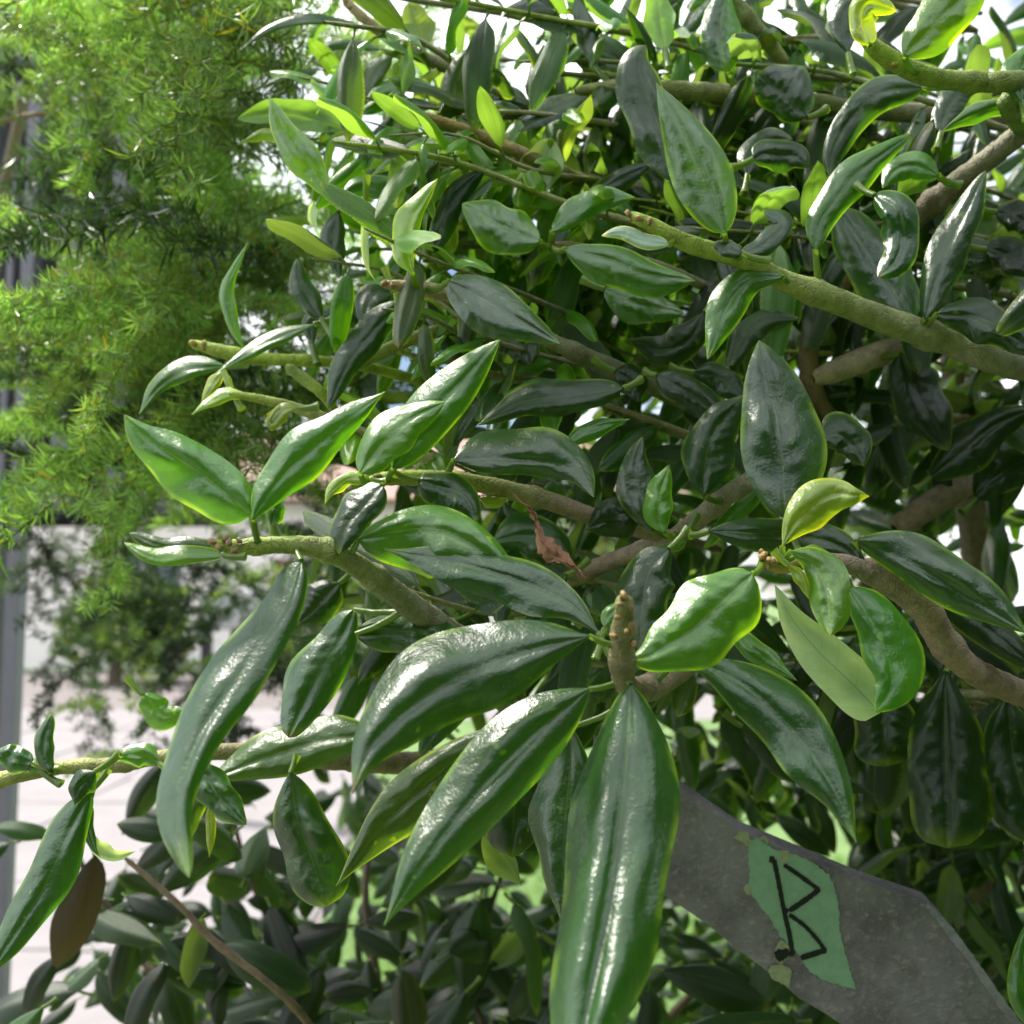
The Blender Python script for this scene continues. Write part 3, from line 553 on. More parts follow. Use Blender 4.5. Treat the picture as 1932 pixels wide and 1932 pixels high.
L('P', .46, 8, 8, [(690, 380), (688, 440), (692, 500), (708, 530)], None, k=.1, under=True)
L('P', .49, 8, 10, [(592, 380), (590, 410), (600, 437)], None, k=.1, under=True)
L('Y', .475, 12, 14, [(470, 748), (430, 745), (395, 760), (362, 782)], None, k=.3)
L('Y', .48, 8, 8, [(440, 740), (428, 715), (420, 690)], None, k=.3)
L('Y', .47, 16, 18, [(560, 770), (535, 775), (510, 800), (530, 760)], None, k=.3)
L('G', .50, 16, 18, [(590, 650), (585, 610), (620, 590), (650, 600)], None, k=.4)
L('M', .50, 22, 24, [(640, 370), (690, 350), (740, 360), (790, 390)], (620, 375), k=.4)
L('G', .52, 20, 22, [(770, 360), (720, 340), (690, 335), (660, 350)], None, k=.4)
L('O', .55, 20, 22, [(740, 105), (715, 130), (700, 160), (685, 200)], None, k=.2)
L('M', .55, 16, 18, [(680, 215), (720, 195), (760, 190), (800, 210)], None, k=.4)
L('M', .54, 16, 20, [(690, 190), (730, 165), (780, 155), (820, 165)], None, k=.4)
L('G', .55, 18, 20, [(1000, 200), (960, 180), (920, 190), (880, 225)], None, k=.5)
L('K', .56, 20, 22, [(1070, 20), (1010, 15), (960, 20), (945, 35)], None, k=.3)
L('G', .47, 30, 34, [(1420, 300), (1450, 290), (1500, 295), (1525, 315)], None, k=.4, tipp=.5, bulge=.25)
L('G', .48, 26, 28, [(1410, 330), (1420, 290), (1450, 265), (1495, 262)], None, k=.5, tipp=.5)
L('M', .48, 30, 26, [(1770, 330), (1730, 312), (1690, 320), (1665, 355)], (1790, 345), k=.3, tipp=.7)
L('B', .49, 24, 26, [(1770, 335), (1745, 330), (1715, 350), (1690, 380)], None, k=0, under=True)
L('G', .49, 28, 30, [(1775, 250), (1790, 200), (1820, 170), (1850, 165)], None, k=.5, tipp=.6)
L('M', .48, 18, 20, [(1925, 200), (1870, 205), (1820, 225), (1775, 250)], (1935, 215), k=.1)
L('M', .465, 34, 30, [(1928, 190), (1920, 150), (1940, 110), (1980, 90)], None, k=.2)
L('Y', .43, 26, 30, [(1640, 85), (1625, 40), (1640, 8), (1690, 20)], (1650, 95), k=0, tipp=.5)
L('G', .46, 26, 24, [(1600, 100), (1590, 50), (1600, 10), (1640, -10)], None, k=.3)
L('K', .5, 30, 30, [(1880, 400), (1920, 410), (1960, 440)], None, k=.4, tipp=.6)
L('K', .5, 36, 36, [(1860, 470), (1900, 480), (1950, 520)], None, k=.4, tipp=.6)
L('G', .5, 30, 30, [(1790, 500), (1840, 480), (1890, 490), (1910, 510)], None, k=.5, tipp=.5)
L('K', .52, 50, 50, [(1700, 668), (1720, 720), (1750, 780), (1790, 850)], (1690, 650), k=.25, tipp=.6)
L('K', .53, 40, 46, [(1755, 900), (1820, 850), (1880, 800), (1950, 770)], None, k=.3, tipp=.7)
L('K', .55, 40, 40, [(1840, 940), (1880, 900), (1930, 870), (1980, 860)], None, k=.3, tipp=.7)
L('K', .52, 30, 36, [(1400, 1370), (1480, 1430), (1530, 1450), (1650, 1500)], None, k=.2)
L('K', .50, 40, 40, [(640, 1100), (600, 1140), (560, 1180)], None, k=.3)
L('G', .47, 34, 36, [(1330, 590), (1300, 640), (1250, 660), (1180, 640)], None, k=.4)
L('K', .5, 40, 40, [(1050, 960), (1010, 1000), (960, 1030), (930, 1080)], None, k=.4)
L('D', .47, 46, 40, [(930, 1020), (990, 1010), (1040, 1030), (1080, 1080)], None, k=.4)

L('Y', .366, 11, 13, [(1488, 1066), (1512, 1092), (1526, 1130)], None, k=.3)
L('B', .37, 12, 12, [(1500, 1050), (1535, 1040), (1575, 1050)], None, k=.5)
L('Y', .40, 14, 16, [(700, 905), (660, 903), (628, 925), (612, 952)], None, k=.4, ruf=.2)
L('B', .362, 10, 12, [(518, 985), (508, 962), (500, 938)], None, k=.2)
L('Y', .425, 10, 12, [(905, 940), (930, 948), (962, 938)], None, k=.3)
L('B', .44, 12, 14, [(1290, 1010), (1275, 1030), (1250, 1028)], None, k=.3)
L('Y', .352, 9, 10, [(940, 1310), (975, 1300), (1010, 1280)], None, k=.3)
L('B', .36, 14, 16, [(1140, 1185), (1150, 1160), (1185, 1128)], None, k=.4)
L('Y', .50, 12, 14, [(420, 700), (400, 730), (380, 760)], None, k=.2)
L('M', .42, 22, 24, [(300, 1440), (270, 1425), (215, 1430)], None, k=.4)
L('O', .46, 30, 34, [(760, 1190), (720, 1160), (690, 1110)], None, k=.2)
L('G', .43, 34, 30, [(1070, 1085), (1020, 1120), (960, 1150)], None, k=.4)

def petiole(a, b, r0, r1, n=6):
    V, Q = [], []
    a, b = Vector(a), Vector(b); tg = (b - a); tg.normalize(); u = tg.orthogonal().normalized(); v_ = tg.cross(u)
    for i, t in enumerate((0, .33, .67, 1)):
        r = r0 + (r1 - r0) * t + (r0 * .25 if i == 0 else 0); c = a.lerp(b, t) - Vector((0, 0, 1)) * ((b - a).length * .06 * math.sin(math.pi * t))
        for j in range(n): V.append(c + (u * math.cos(6.2832 * j / n) + v_ * math.sin(6.2832 * j / n)) * r)
    for i in range(3):
        for j in range(n): Q.append((i * n + j, i * n + (j + 1) % n, (i + 1) * n + (j + 1) % n, (i + 1) * n + j))
    return V, Q
nleaf = 0
for i, (c, d, wl, wr, mid, p, k) in enumerate(LV):
    nopet = k.pop('nopet', False)
    V, UV, Q = leaf_arrays(mid, d, wl, wr, seed=i, **k)
    nsb = 8 if wl + wr > 55 else 5; base = V[nsb]
    if p is not None: ap = at(p[0], p[1], d + .004); bi, bp = nearest(ap); bp = Vector(bp)
    else: bi, bp = nearest(base); bp = Vector(bp)
    me_base = len(V)
    if p is not None and (bp - ap).length < .03: tgt = bp
    elif p is not None: tgt = ap
    else:
        dirv = Vector(base) - Vector(V[nsb + (2 * nsb + 1) * 3]); tgt = Vector(base) + dirv.normalized() * min(.012, (bp - Vector(base)).length)
    PV, PQ = [], []
    if not nopet:
        PV, PQ = petiole(tgt, base, 7.5 * d / F, 5.6 * d / F)
    nq = len(Q); n0 = len(V)
    V = V + PV; UV = UV + [(.5, -1.0)] * len(PV); Q = Q + [tuple(a + n0 for a in q) for q in PQ]
    me = quads_mesh('leaf', [q - RL for q in V], Q, None, UV)
    o = link('leaf', me, LEAF, bobj[bi])
    r = random.Random(i); f = r.uniform(.82, 1.2); col = np.array(CO[c]) * f * np.array([r.uniform(.85, 1.2), 1, r.uniform(.85, 1.15)])
    o.color = (*col, GLOSS.get(c, .9)); nleaf += 1

# ---- the rest of the shrub: twigs growing through it with pairs of leaves
def proto_leaf(seed, wr_=.13, nv=13, ns=3):
    r = random.Random(seed); V = []; UV = []; Q = []; arch = r.uniform(.05, .5); tw = r.uniform(-.5, .5); pk = r.uniform(.38, .52); tp = r.uniform(.5, .85); dr = r.uniform(.4, .8)
    a_ = tp * pk / (1 - pk); tt = np.linspace(0, 1, nv); W = tt ** a_ * (1 - tt) ** tp; W = np.maximum(W / W.max(), .02); ph = r.uniform(0, 6)
    for i, t in enumerate(tt):
        for j in range(-ns, ns + 1):
            s = abs(j) / ns; ww = wr_ * W[i]
            z = -arch * t * t + ww * (.30 * math.sin(math.pi * s ** .85) * (s < 1) - dr * s * s) + .03 * s * s * math.sin(9 * t + ph) + tw * t * ww * j / ns
            V.append((ww * j / ns, t * (1 - .25 * arch * t), z)); UV.append((.5 + .5 * j / ns, t))
    nc = 2 * ns + 1
    for i in range(nv - 1):
        for j in range(nc - 1): a = i * nc + j; Q.append((a, a + 1, a + nc + 1, a + nc))
    PV, PQ = petiole((0, -.13, -.02), (0, .01, 0), .016, .012, 5); n0 = len(V)
    return np.array(V + [tuple(v) for v in PV]), np.array(UV + [(.5, -1.0)] * len(PV)), np.array(Q + [tuple(a + n0 for a in q) for q in PQ])
PROT = [proto_leaf(s) for s in range(9)]
PME = [quads_mesh('leaf', v, q, None, u) for v, u, q in PROT]
for m_ in PME: m_.materials.append(LEAF)
cand = []          # (size in view, branch, matrix, colour, proto)
def leaf_frame(p, dr, nrm, s):
    y = dr.normalized(); z = (nrm - y * nrm.dot(y)).normalized(); x = y.cross(z)
    m = Matrix(((x.x, y.x, z.x, p.x), (x.y, y.y, z.y, p.y), (x.z, y.z, z.z, p.z), (0, 0, 0, 1))); return m @ Matrix.Diagonal((s, s, s, 1))
def twig(P, c0, c1, size, cols, gap, r, keep=None, lean=.55, build=True):
    V, Q, tv, C = tube_arrays(P, 7, 18, .05, r.randint(0, 999))
    tv = np.clip(np.array(tv)[:, None], 0, 1)
    o = link('branch', quads_mesh('branch', [p - RL for p in V], Q, (np.array(c0) * (1 - tv) + np.array(c1) * tv) * 1.2), BARK, ROOT)
    pts = [at(*c[:3]) for c in C]; acc = 0; par = r.random() * 3
    for i in range(1, len(C)):
        acc += (pts[i] - pts[i - 1]).length
        if acc < gap: continue
        acc = 0; b = (pts[i - 1] - pts[i]).normalized(); par += 1.57 + r.uniform(-.3, .3)
        u = b.cross(Vector((0, 0, 1))).normalized(); v_ = b.cross(u)
        for sgn in (1, -1):
            if r.random() < .1: continue
            lat = (u * math.cos(par) + v_ * math.sin(par)) * sgn
            dr = b * r.uniform(.25, .75) + lat * .8 + Vector((0, 0, -r.uniform(0, lean))); nrm = Vector((0, 0, 1)) * r.uniform(.3, 1) - FW * r.uniform(-.1, .9) + Vector((r.uniform(-.4, .4), r.uniform(-.4, .4), r.uniform(-.3, .3)))
            s = size * r.uniform(.7, 1.25); p0 = pts[i] + dr.normalized() * s * .13
            if keep and not keep(C[i][0], C[i][1]): continue
            cc_ = r.choice(cols); col = np.array(CO[cc_]) * r.uniform(.75, 1.3)
            cand.append((s / C[i][2], o, leaf_frame(p0 - RL, dr, nrm, s), col, r.randrange(9), GLOSS.get(cc_, .85)))
ZR = random.Random(21)
def zone(n, xe, ys, xs, dep, slope, size, cols, gap, keep=None, rad=(5, 10), lean=.55):
    for i in range(n):
        y1 = ZR.uniform(*ys); d1 = ZR.uniform(*dep); d0 = d1 - ZR.uniform(0, .12); x1 = ZR.uniform(*xe); x0 = ZR.uniform(*xs)
        y0 = y1 + (x0 - x1) * ZR.uniform(*slope); r1 = ZR.uniform(*rad)
        mids = [(x0, y0, d0, r1 * .5)]
        for t in (.33, .66): mids.append((x0 + (x1 - x0) * t, y0 + (y1 - y0) * t + ZR.uniform(-35, 35), d0 + (d1 - d0) * t + ZR.uniform(-.02, .02), r1 * (.5 + .5 * t)))
        mids.append((x1, y1, d1, r1))
        twig(mids, ZR.choice([cY, cOl, cG]), ZR.choice([cGr, cBr, cPa]), size, cols, gap, ZR, keep, lean)
free = lambda x, y: not (1270 < x < 1960 and y > 1440) and not (x < 1300 and y > 1550)
zone(9, (1700, 2000), (-40, 560), (1050, 1400), (.56, .80), (-.05, .30), .055, 'GGKDDM', .020, free)
zone(7, (1400, 1700), (60, 640), (800, 1050), (.56, .74), (.05, .40), .052, 'GDMDMG', .021, free)
zone(9, (1050, 1350), (180, 760), (600, 800), (.52, .68), (.10, .42), .043, 'MMDBOB', .019, free)
zone(8, (1900, 2050), (560, 1000), (1300, 1600), (.60, .85), (.0, .30), .060, 'KKGD', .020, free)
zone(5, (1300, 1500), (640, 1040), (700, 1000), (.52, .66), (.10, .35), .050, 'DGKM', .020, free)
zone(6, (1150, 1500), (1150, 1330), (560, 800), (.52, .66), (-.05, .2), .055, 'DKGO', .022, free)
zone(6, (1900, 2050), (1040, 1400), (1420, 1600), (.58, .80), (.0, .25), .060, 'KKK', .020, free)
zone(10, (980, 1250), (270, 660), (560, 760), (.52, .66), (.12, .42), .040, 'MBBOMY', .017, free, rad=(3, 6))
zone(6, (900, 1150), (560, 960), (580, 760), (.50, .60), (.12, .42), .040, 'MBMOB', .018, free, rad=(3, 6))
zone(11, (1500, 2000), (90, 720), (1000, 1420), (.58, .85), (-.05, .28), .040, 'GDMBG', .016, free, rad=(3, 6))
zone(8, (1100, 1500), (200, 900), (720, 1050), (.58, .80), (.05, .38), .036, 'MDBMO', .015, free, rad=(2.5, 5))
zone(2, (900, 1200), (-60, 160), (560, 760), (.62, .80), (.1, .4), .045, 'DOMB', .024, free)
cand.sort(key=lambda c: -c[0])
IND = max(0, 296 - nleaf)
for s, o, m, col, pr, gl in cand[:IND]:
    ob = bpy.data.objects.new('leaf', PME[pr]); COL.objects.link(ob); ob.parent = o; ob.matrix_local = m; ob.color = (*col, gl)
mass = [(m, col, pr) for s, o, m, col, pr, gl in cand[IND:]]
# deep leaves inside the shrub and added beyond the view, too many to count
MR = random.Random(5)
def deep(n, xr, yr, dr_, size, cols, ok=lambda x, y: True):
    k = 0
    while k < n:
        x, y, d = MR.uniform(*xr), MR.uniform(*yr), MR.uniform(*dr_)
        if not ok(x, y): k += 1; continue
        p = at(x, y, d); di = Vector((MR.uniform(-1, .5), MR.uniform(-.8, .3), MR.uniform(-.9, .35))); nr = Vector((MR.uniform(-.6, .6), MR.uniform(-.9, .4), MR.uniform(.1, 1)))
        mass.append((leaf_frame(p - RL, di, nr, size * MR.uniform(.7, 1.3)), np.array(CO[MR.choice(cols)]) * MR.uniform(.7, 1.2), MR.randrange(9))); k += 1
inshrub = lambda x, y: (x > 1150 - .25 * max(0, y - 500)) and not (y > 1500 and 1250 < x < 1960 and y < 1400 + (x - 1280) * .9 + 500 and x < 1720) and not (y > 1520 and x < 1300)
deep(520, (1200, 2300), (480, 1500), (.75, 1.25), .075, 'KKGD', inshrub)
deep(300, (1400, 2700), (-900, -150), (.5, 1.25), .07, 'KGDM')  # added above the view to shade the upper right
deep(420, (2080, 3200), (-700, 1900), (.40, 1.2), .075, 'KGD')  # added right of the view to block sky and deepen the shade
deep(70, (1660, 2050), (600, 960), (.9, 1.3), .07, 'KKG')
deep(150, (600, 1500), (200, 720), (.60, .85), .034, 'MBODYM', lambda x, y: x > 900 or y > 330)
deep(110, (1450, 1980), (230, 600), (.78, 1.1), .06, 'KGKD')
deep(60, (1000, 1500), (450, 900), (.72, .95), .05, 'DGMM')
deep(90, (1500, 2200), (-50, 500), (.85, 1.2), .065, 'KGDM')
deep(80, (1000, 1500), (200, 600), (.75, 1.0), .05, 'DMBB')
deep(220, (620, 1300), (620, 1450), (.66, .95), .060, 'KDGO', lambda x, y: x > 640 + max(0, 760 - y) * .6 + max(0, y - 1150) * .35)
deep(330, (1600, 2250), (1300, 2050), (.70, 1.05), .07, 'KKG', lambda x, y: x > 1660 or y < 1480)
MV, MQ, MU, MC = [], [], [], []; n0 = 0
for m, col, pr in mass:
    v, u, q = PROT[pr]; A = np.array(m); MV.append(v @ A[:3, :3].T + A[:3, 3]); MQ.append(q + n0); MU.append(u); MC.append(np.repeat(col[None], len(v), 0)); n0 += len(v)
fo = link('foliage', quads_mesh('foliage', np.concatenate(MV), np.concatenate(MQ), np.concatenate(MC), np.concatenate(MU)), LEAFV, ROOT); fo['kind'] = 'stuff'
# main stem down to the ground, hidden behind the leaves
V, Q = world_tube([((0, .05, -.05), .035), ((.02, .04, .5), .03), ((-.02, .0, 1.0), .026), ((.0, -.02, 1.35), .02), ((-.06, -.1, 1.6), .014)])
link('trunk', quads_mesh('trunk', V, Q, np.repeat(np.array([cBr]), len(V), 0)), BARK, ROOT)

# ------------------------------------------------------------------ feathery fern on the left
FR = empty('asparagus_fern', (at(-260, 700, 1.3).x, at(-260, 700, 1.3).y, 0)); prop(FR, 'feathery asparagus fern with fine bright green needles and yellowing tips on the left', 'fern')
FL = FR.location.copy()
V, Q = world_tube([((0, .1, -.05), .02), ((-.05, .12, .7), .016), ((.05, .1, 1.5), .012), ((.15, .1, 2.1), .008)])
link('trunk', np_mesh('trunk', V, Q, colr=np.repeat(np.array([(.16, .14, .06)]), len(V), 0)), NEEDLE, FR)
def frond_proto(seed, length, nn, droop, side=True, tint=0, dark=False):
    r = np.random.RandomState(seed)
    ts = np.linspace(0, 1, 26); bend = r.uniform(-.25, .25)
    def spine(t): return np.array([bend * length * t * t, length * t * (1 - .12 * t), -droop * length * t * t])
    V, Q, C = [], [], []
    def strip(a, b, w0, w1, c, up=None, sag=0.0):
        d = b - a; ln = np.linalg.norm(d); d = d / ln; s = np.cross(d, r.normal(size=3)); s /= np.linalg.norm(s); n0 = len(V); mid = (a + b) / 2 - np.array([0, 0, sag * ln])
        V.extend([a - s * w0, a + s * w0, mid + s * w1, mid - s * w1, b + s * w1 * .25, b - s * w1 * .25]); C.extend([c] * 6)
        Q.extend([(n0, n0 + 1, n0 + 2, n0 + 3), (n0 + 3, n0 + 2, n0 + 4, n0 + 5)])
    stemc = np.array((.12, .17, .04))
    def axis(f, t0, t1, k, w):
        p = [f(t) for t in np.linspace(t0, t1, k)]
        for a, b in zip(p, p[1:]):
            for q in range(2): strip(a, b, w, w, stemc)
    axis(spine, 0, 1, 14, .0011)
    branches = [spine]
    if side:
        for t in np.linspace(.18, .93, 13):
            o = spine(t); sd = r.choice([-1, 1]); ln = length * .34 * (1 - .55 * t) * r.uniform(.6, 1.2); v = np.array([sd * .85, .55, r.uniform(-.35, .35)])
            f = (lambda o, v, ln: (lambda u: o + v * ln * u - np.array([0, 0, .25 * ln * u * u])))(o, v, ln); branches.append(f); axis(f, 0, 1, 6, .0007)
    lens = [length] + [length * .28] * (len(branches) - 1); tot = sum(lens)
    for f, l in zip(branches, lens):
        for _ in range(int(nn * l / tot)):
            t = r.uniform(.08, 1); a = f(t); d = f(min(1, t + .02)) - f(max(0, t - .02)); d /= np.linalg.norm(d)
            e = r.normal(size=3); e -= d * e.dot(d); e /= np.linalg.norm(e); v = d * r.uniform(.2, .8) + e; v /= np.linalg.norm(v); ll = r.uniform(.015, .031)
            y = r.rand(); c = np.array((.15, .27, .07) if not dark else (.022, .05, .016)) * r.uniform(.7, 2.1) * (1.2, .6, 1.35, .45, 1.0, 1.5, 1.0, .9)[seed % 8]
            if y < .10 + tint: c = np.array((.20, .26, .03)) * r.uniform(.7, 1.3)
            if y < .012 + tint * .6: c = np.array((.34, .24, .03)) * r.uniform(.7, 1.2)
            strip(a, a + v * ll, .0006, .0012, c, sag=.06)
    return quads_mesh('frond', np.array(V), np.array(Q), np.array(C), smooth=False)
FP = [frond_proto(s, .34, 860, .35 + .1 * (s % 3), tint=.0 if s < 6 else .10) for s in range(8)] + [frond_proto(50 + s, .34, 900, .4, tint=-.1, dark=True) for s in range(3)]  # last three: backlit shade put into a darker needle colour
for m_ in FP: m_.materials.append(NEEDLE)
fr = random.Random(11)
def fronds(n, xr, yr, dr, sc, vert=(-.6, .6), idx=(0, 5), horiz=(-1, 1)):
    for _ in range(n):
        p = at(fr.uniform(*xr), fr.uniform(*yr), fr.uniform(*dr)); s = fr.uniform(*sc)
        di = Vector((fr.uniform(*horiz), fr.uniform(-.5, .4), fr.uniform(*vert))); nr = Vector((fr.uniform(-.4, .4), fr.uniform(-.5, .2), 1))
        o = bpy.data.objects.new('frond', FP[fr.randint(*idx)]); COL.objects.link(o); o.parent = FR; o.matrix_local = leaf_frame(p - FL, di, nr, s)
fronds(36, (300, 480), (-140, 500), (0.629, 0.925), (0.444, 0.74), horiz=(-.7, .45))
fronds(12, (110, 300), (-60, 160), (0.629, 0.814), (0.222, 0.34), horiz=(-.4, .8))
fronds(7, (0, 150), (380, 520), (0.666, 0.888), (0.222, 0.37), horiz=(-.5, 1), vert=(-.2, .4))
fronds(44, (140, 460), (600, 880), (0.666, 0.962), (0.37, 0.592), vert=(-.2, .6), horiz=(-.7, .8))
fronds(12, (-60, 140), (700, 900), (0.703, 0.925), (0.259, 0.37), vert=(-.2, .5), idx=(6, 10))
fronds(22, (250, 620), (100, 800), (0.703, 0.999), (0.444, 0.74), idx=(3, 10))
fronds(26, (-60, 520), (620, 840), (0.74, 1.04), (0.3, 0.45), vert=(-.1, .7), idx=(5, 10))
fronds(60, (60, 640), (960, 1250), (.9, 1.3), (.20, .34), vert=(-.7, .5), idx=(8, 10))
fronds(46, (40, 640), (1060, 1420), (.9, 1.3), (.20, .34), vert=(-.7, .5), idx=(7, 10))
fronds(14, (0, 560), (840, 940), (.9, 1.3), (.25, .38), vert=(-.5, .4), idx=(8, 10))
fronds(10, (420, 960), (-100, 120), (0.814, 1.11), (0.37, 0.666), vert=(-.9, .2))
fronds(8, (300, 430), (380, 600), (0.629, 0.703), (0.296, 0.444), idx=(6, 7))
# bare drying twigs in the fern
for k, pts in enumerate([[(-20, 235, .93, 5), (60, 217, .92, 5), (160, 207, .92, 4)], [(318, 516, .9, 5), (352, 528, .9, 4), (405, 600, .9, 3)], [(480, 542, .88, 4), (530, 540, .88, 4)], [(495, 575, .88, 3), (520, 545, .88, 3)], [(460, 505, .9, 3), (500, 540, .9, 3)]]):
    V, Q, tv, C = tube_arrays(pts, 6, 10, .1, k); link('dry_twig', quads_mesh('dry_twig', [p - FL for p in V], Q, np.repeat(np.array([(.42, .30, .16)]), len(V), 0)), BARK, FR)

# ------------------------------------------------------------------ dark broad leaved shrub low down
SR = empty('dark_broad_leaved_shrub', (at(600, 1800, .85).x, at(600, 1800, .85).y, 0)); prop(SR, 'dark shrub with broad dull leaves, blurred below and behind the glossy branches', 'shrub')
SL_ = SR.location.copy(); sbo = []
for k, P in enumerate([[(235, 1618, .58, 5), (330, 1700, .58, 6), (400, 1772, .58, 7), (500, 1850, .58, 7), (560, 1905, .59, 7), (620, 1990, .62, 8), (700, 2150, .70, 10)],
        [(700, 1560, .95, 5), (690, 1700, .92, 7), (720, 1900, .9, 9), (760, 2150, .88, 10)], [(950, 1640, .85, 4), (900, 1790, .85, 6), (850, 1960, .86, 7), (800, 2150, .88, 9)],
        [(120, 1560, .95, 4), (165, 1650, .95, 6), (260, 1800, .95, 7), (420, 2000, .92, 8)], [(1380, 1800, .82, 5), (1300, 1880, .83, 7), (1200, 1990, .84, 8), (1050, 2150, .85, 9)], [(430, 1500, 1.0, 4), (470, 1650, 1.0, 6), (560, 1850, 1.0, 8), (640, 2100, .95, 9)],
        [(880, 1880, .82, 4), (910, 1930, .82, 6), (930, 2060, .83, 8)]]):
    V, Q, tv, C = tube_arrays(P, 8, 14, .06, 40 + k, (.35, .6)); o = link('branch', quads_mesh('branch', [p - SL_ for p in V], Q, np.repeat(np.array([(.13, .095, .06)]), len(V), 0) * (1.9 if k == 0 else 1)), BARK, SR); sbo.append((o, C))
BPROT = [proto_leaf(100 + s, .19) for s in range(5)]
DULL = leaf_material('dull_leaf', rough=.42, trans=.26, spots=.1, margin=.2, bumpk=.5, spec=.5)
BME = [quads_mesh('leaf', v, q, None, u) for v, u, q in BPROT]
for m_ in BME: m_.materials.append(DULL)
sr = random.Random(31)
V, Q = world_tube([((0, 0, -.05), .02), ((0, 0, .4), .016), ((.02, 0, .8), .012), ((.0, 0, .98), .008)])
link('trunk', np_mesh('trunk', V, Q, colr=np.repeat(np.array([(.13, .095, .06)]), len(V), 0)), BARK, SR)
def sleaf(x, y, d, dx, dz, size, c, nrm=(0, -.6, .7), bi=0, dy=-.1):
    p = at(x, y, d); o = bpy.data.objects.new('leaf', BME[sr.randrange(5)]); COL.objects.link(o); o.parent = sbo[bi][0]
    o.matrix_local = leaf_frame(p - SL_, Vector((dx, dy, dz)), Vector(nrm), size); f = sr.uniform(.8, 1.2); o.color = (c[0] * f, c[1] * f, c[2] * f, 1)
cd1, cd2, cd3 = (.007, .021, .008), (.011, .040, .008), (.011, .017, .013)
sleaf(655, 1745, .66, -1, -.1, .065, cd3, (0, -.4, .9)); sleaf(178, 1612, .62, .05, -1, .082, (.040, .030, .018), (.8, -.6, .2)); sleaf(240, 1560, .8, .5, .8, .06, cd3, (.5, -.7, .4))
sleaf(905, 1700, .74, -.15, -1, .075, cd2, (0, -.9, .3)); sleaf(880, 1870, .68, -.7, -.75, .10, cd2, (-.2, -.6, .7)); sleaf(760, 1830, .72, .2, -1, .07, (.03, .035, .02)); sleaf(1050, 1750, .74, .4, -1, .07, cd1)
sleaf(150, 1870, .75, -.9, .15, .09, cd1, (0, -.3, .9)); sleaf(80, 1900, .6, -.8, -.6, .07, (.03, .08, .02), (-.3, -.7, .6)); sleaf(20, 1590, .7, -.9, -.2, .05, cd2); sleaf(-10, 1560, .7, .6, .1, .04, (.03, .09, .02))
sleaf(1250, 1830, .62, 1, -.05, .075, cd1, (0, -.5, .8)); sleaf(1500, 1925, .6, -1, .0, .08, cd2, (0, -.4, .9)); sleaf(1330, 1920, .66, 1, -.3, .09, cd2, (0, -.5, .8)); sleaf(1060, 1880, .66, -.3, -1, .08, cd2)
wl_ = [o for o in sbo[0][0].children][1]; wl_.data = wl_.data.copy(); wl_.data.materials[0] = DEAD; wl_.color = (.060, .050, .028, 1); wl_['label'] = 'withered dull brown leaf hanging at the lower left'
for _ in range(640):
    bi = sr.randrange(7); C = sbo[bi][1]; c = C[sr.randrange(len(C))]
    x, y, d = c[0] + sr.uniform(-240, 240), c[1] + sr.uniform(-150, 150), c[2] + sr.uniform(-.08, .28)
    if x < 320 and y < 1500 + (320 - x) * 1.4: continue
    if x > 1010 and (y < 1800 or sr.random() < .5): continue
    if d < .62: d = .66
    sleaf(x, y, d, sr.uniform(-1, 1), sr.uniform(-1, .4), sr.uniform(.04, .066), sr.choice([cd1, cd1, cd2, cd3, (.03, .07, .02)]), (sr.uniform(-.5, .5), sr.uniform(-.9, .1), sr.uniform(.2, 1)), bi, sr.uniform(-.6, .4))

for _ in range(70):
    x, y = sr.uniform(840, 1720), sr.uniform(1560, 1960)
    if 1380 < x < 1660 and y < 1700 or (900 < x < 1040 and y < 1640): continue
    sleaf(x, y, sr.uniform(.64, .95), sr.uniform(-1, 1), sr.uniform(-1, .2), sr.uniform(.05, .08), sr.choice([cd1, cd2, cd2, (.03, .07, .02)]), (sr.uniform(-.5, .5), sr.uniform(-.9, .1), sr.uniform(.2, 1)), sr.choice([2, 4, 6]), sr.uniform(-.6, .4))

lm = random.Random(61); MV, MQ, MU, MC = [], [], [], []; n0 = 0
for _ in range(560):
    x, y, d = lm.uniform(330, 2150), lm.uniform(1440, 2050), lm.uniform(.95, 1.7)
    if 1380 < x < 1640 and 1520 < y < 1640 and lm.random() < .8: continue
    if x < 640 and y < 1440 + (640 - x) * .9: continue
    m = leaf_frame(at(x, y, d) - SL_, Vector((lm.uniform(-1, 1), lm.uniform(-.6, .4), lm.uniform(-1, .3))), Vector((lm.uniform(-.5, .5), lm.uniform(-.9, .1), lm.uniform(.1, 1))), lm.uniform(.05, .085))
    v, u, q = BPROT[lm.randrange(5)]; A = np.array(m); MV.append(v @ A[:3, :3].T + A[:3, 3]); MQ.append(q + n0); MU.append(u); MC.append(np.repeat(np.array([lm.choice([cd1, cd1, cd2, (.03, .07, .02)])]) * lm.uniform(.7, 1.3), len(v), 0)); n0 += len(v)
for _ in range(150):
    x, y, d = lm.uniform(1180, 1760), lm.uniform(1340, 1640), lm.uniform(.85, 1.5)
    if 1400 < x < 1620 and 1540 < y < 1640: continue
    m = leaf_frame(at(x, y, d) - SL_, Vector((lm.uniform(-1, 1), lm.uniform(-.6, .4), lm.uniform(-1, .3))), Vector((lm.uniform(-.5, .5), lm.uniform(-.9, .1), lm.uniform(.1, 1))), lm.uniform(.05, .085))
    v, u, q = BPROT[lm.randrange(5)]; A = np.array(m); MV.append(v @ A[:3, :3].T + A[:3, 3]); MQ.append(q + n0); MU.append(u); MC.append(np.repeat(np.array([lm.choice([cd1, cd1, cd2])]) * lm.uniform(.7, 1.3), len(v), 0)); n0 += len(v)
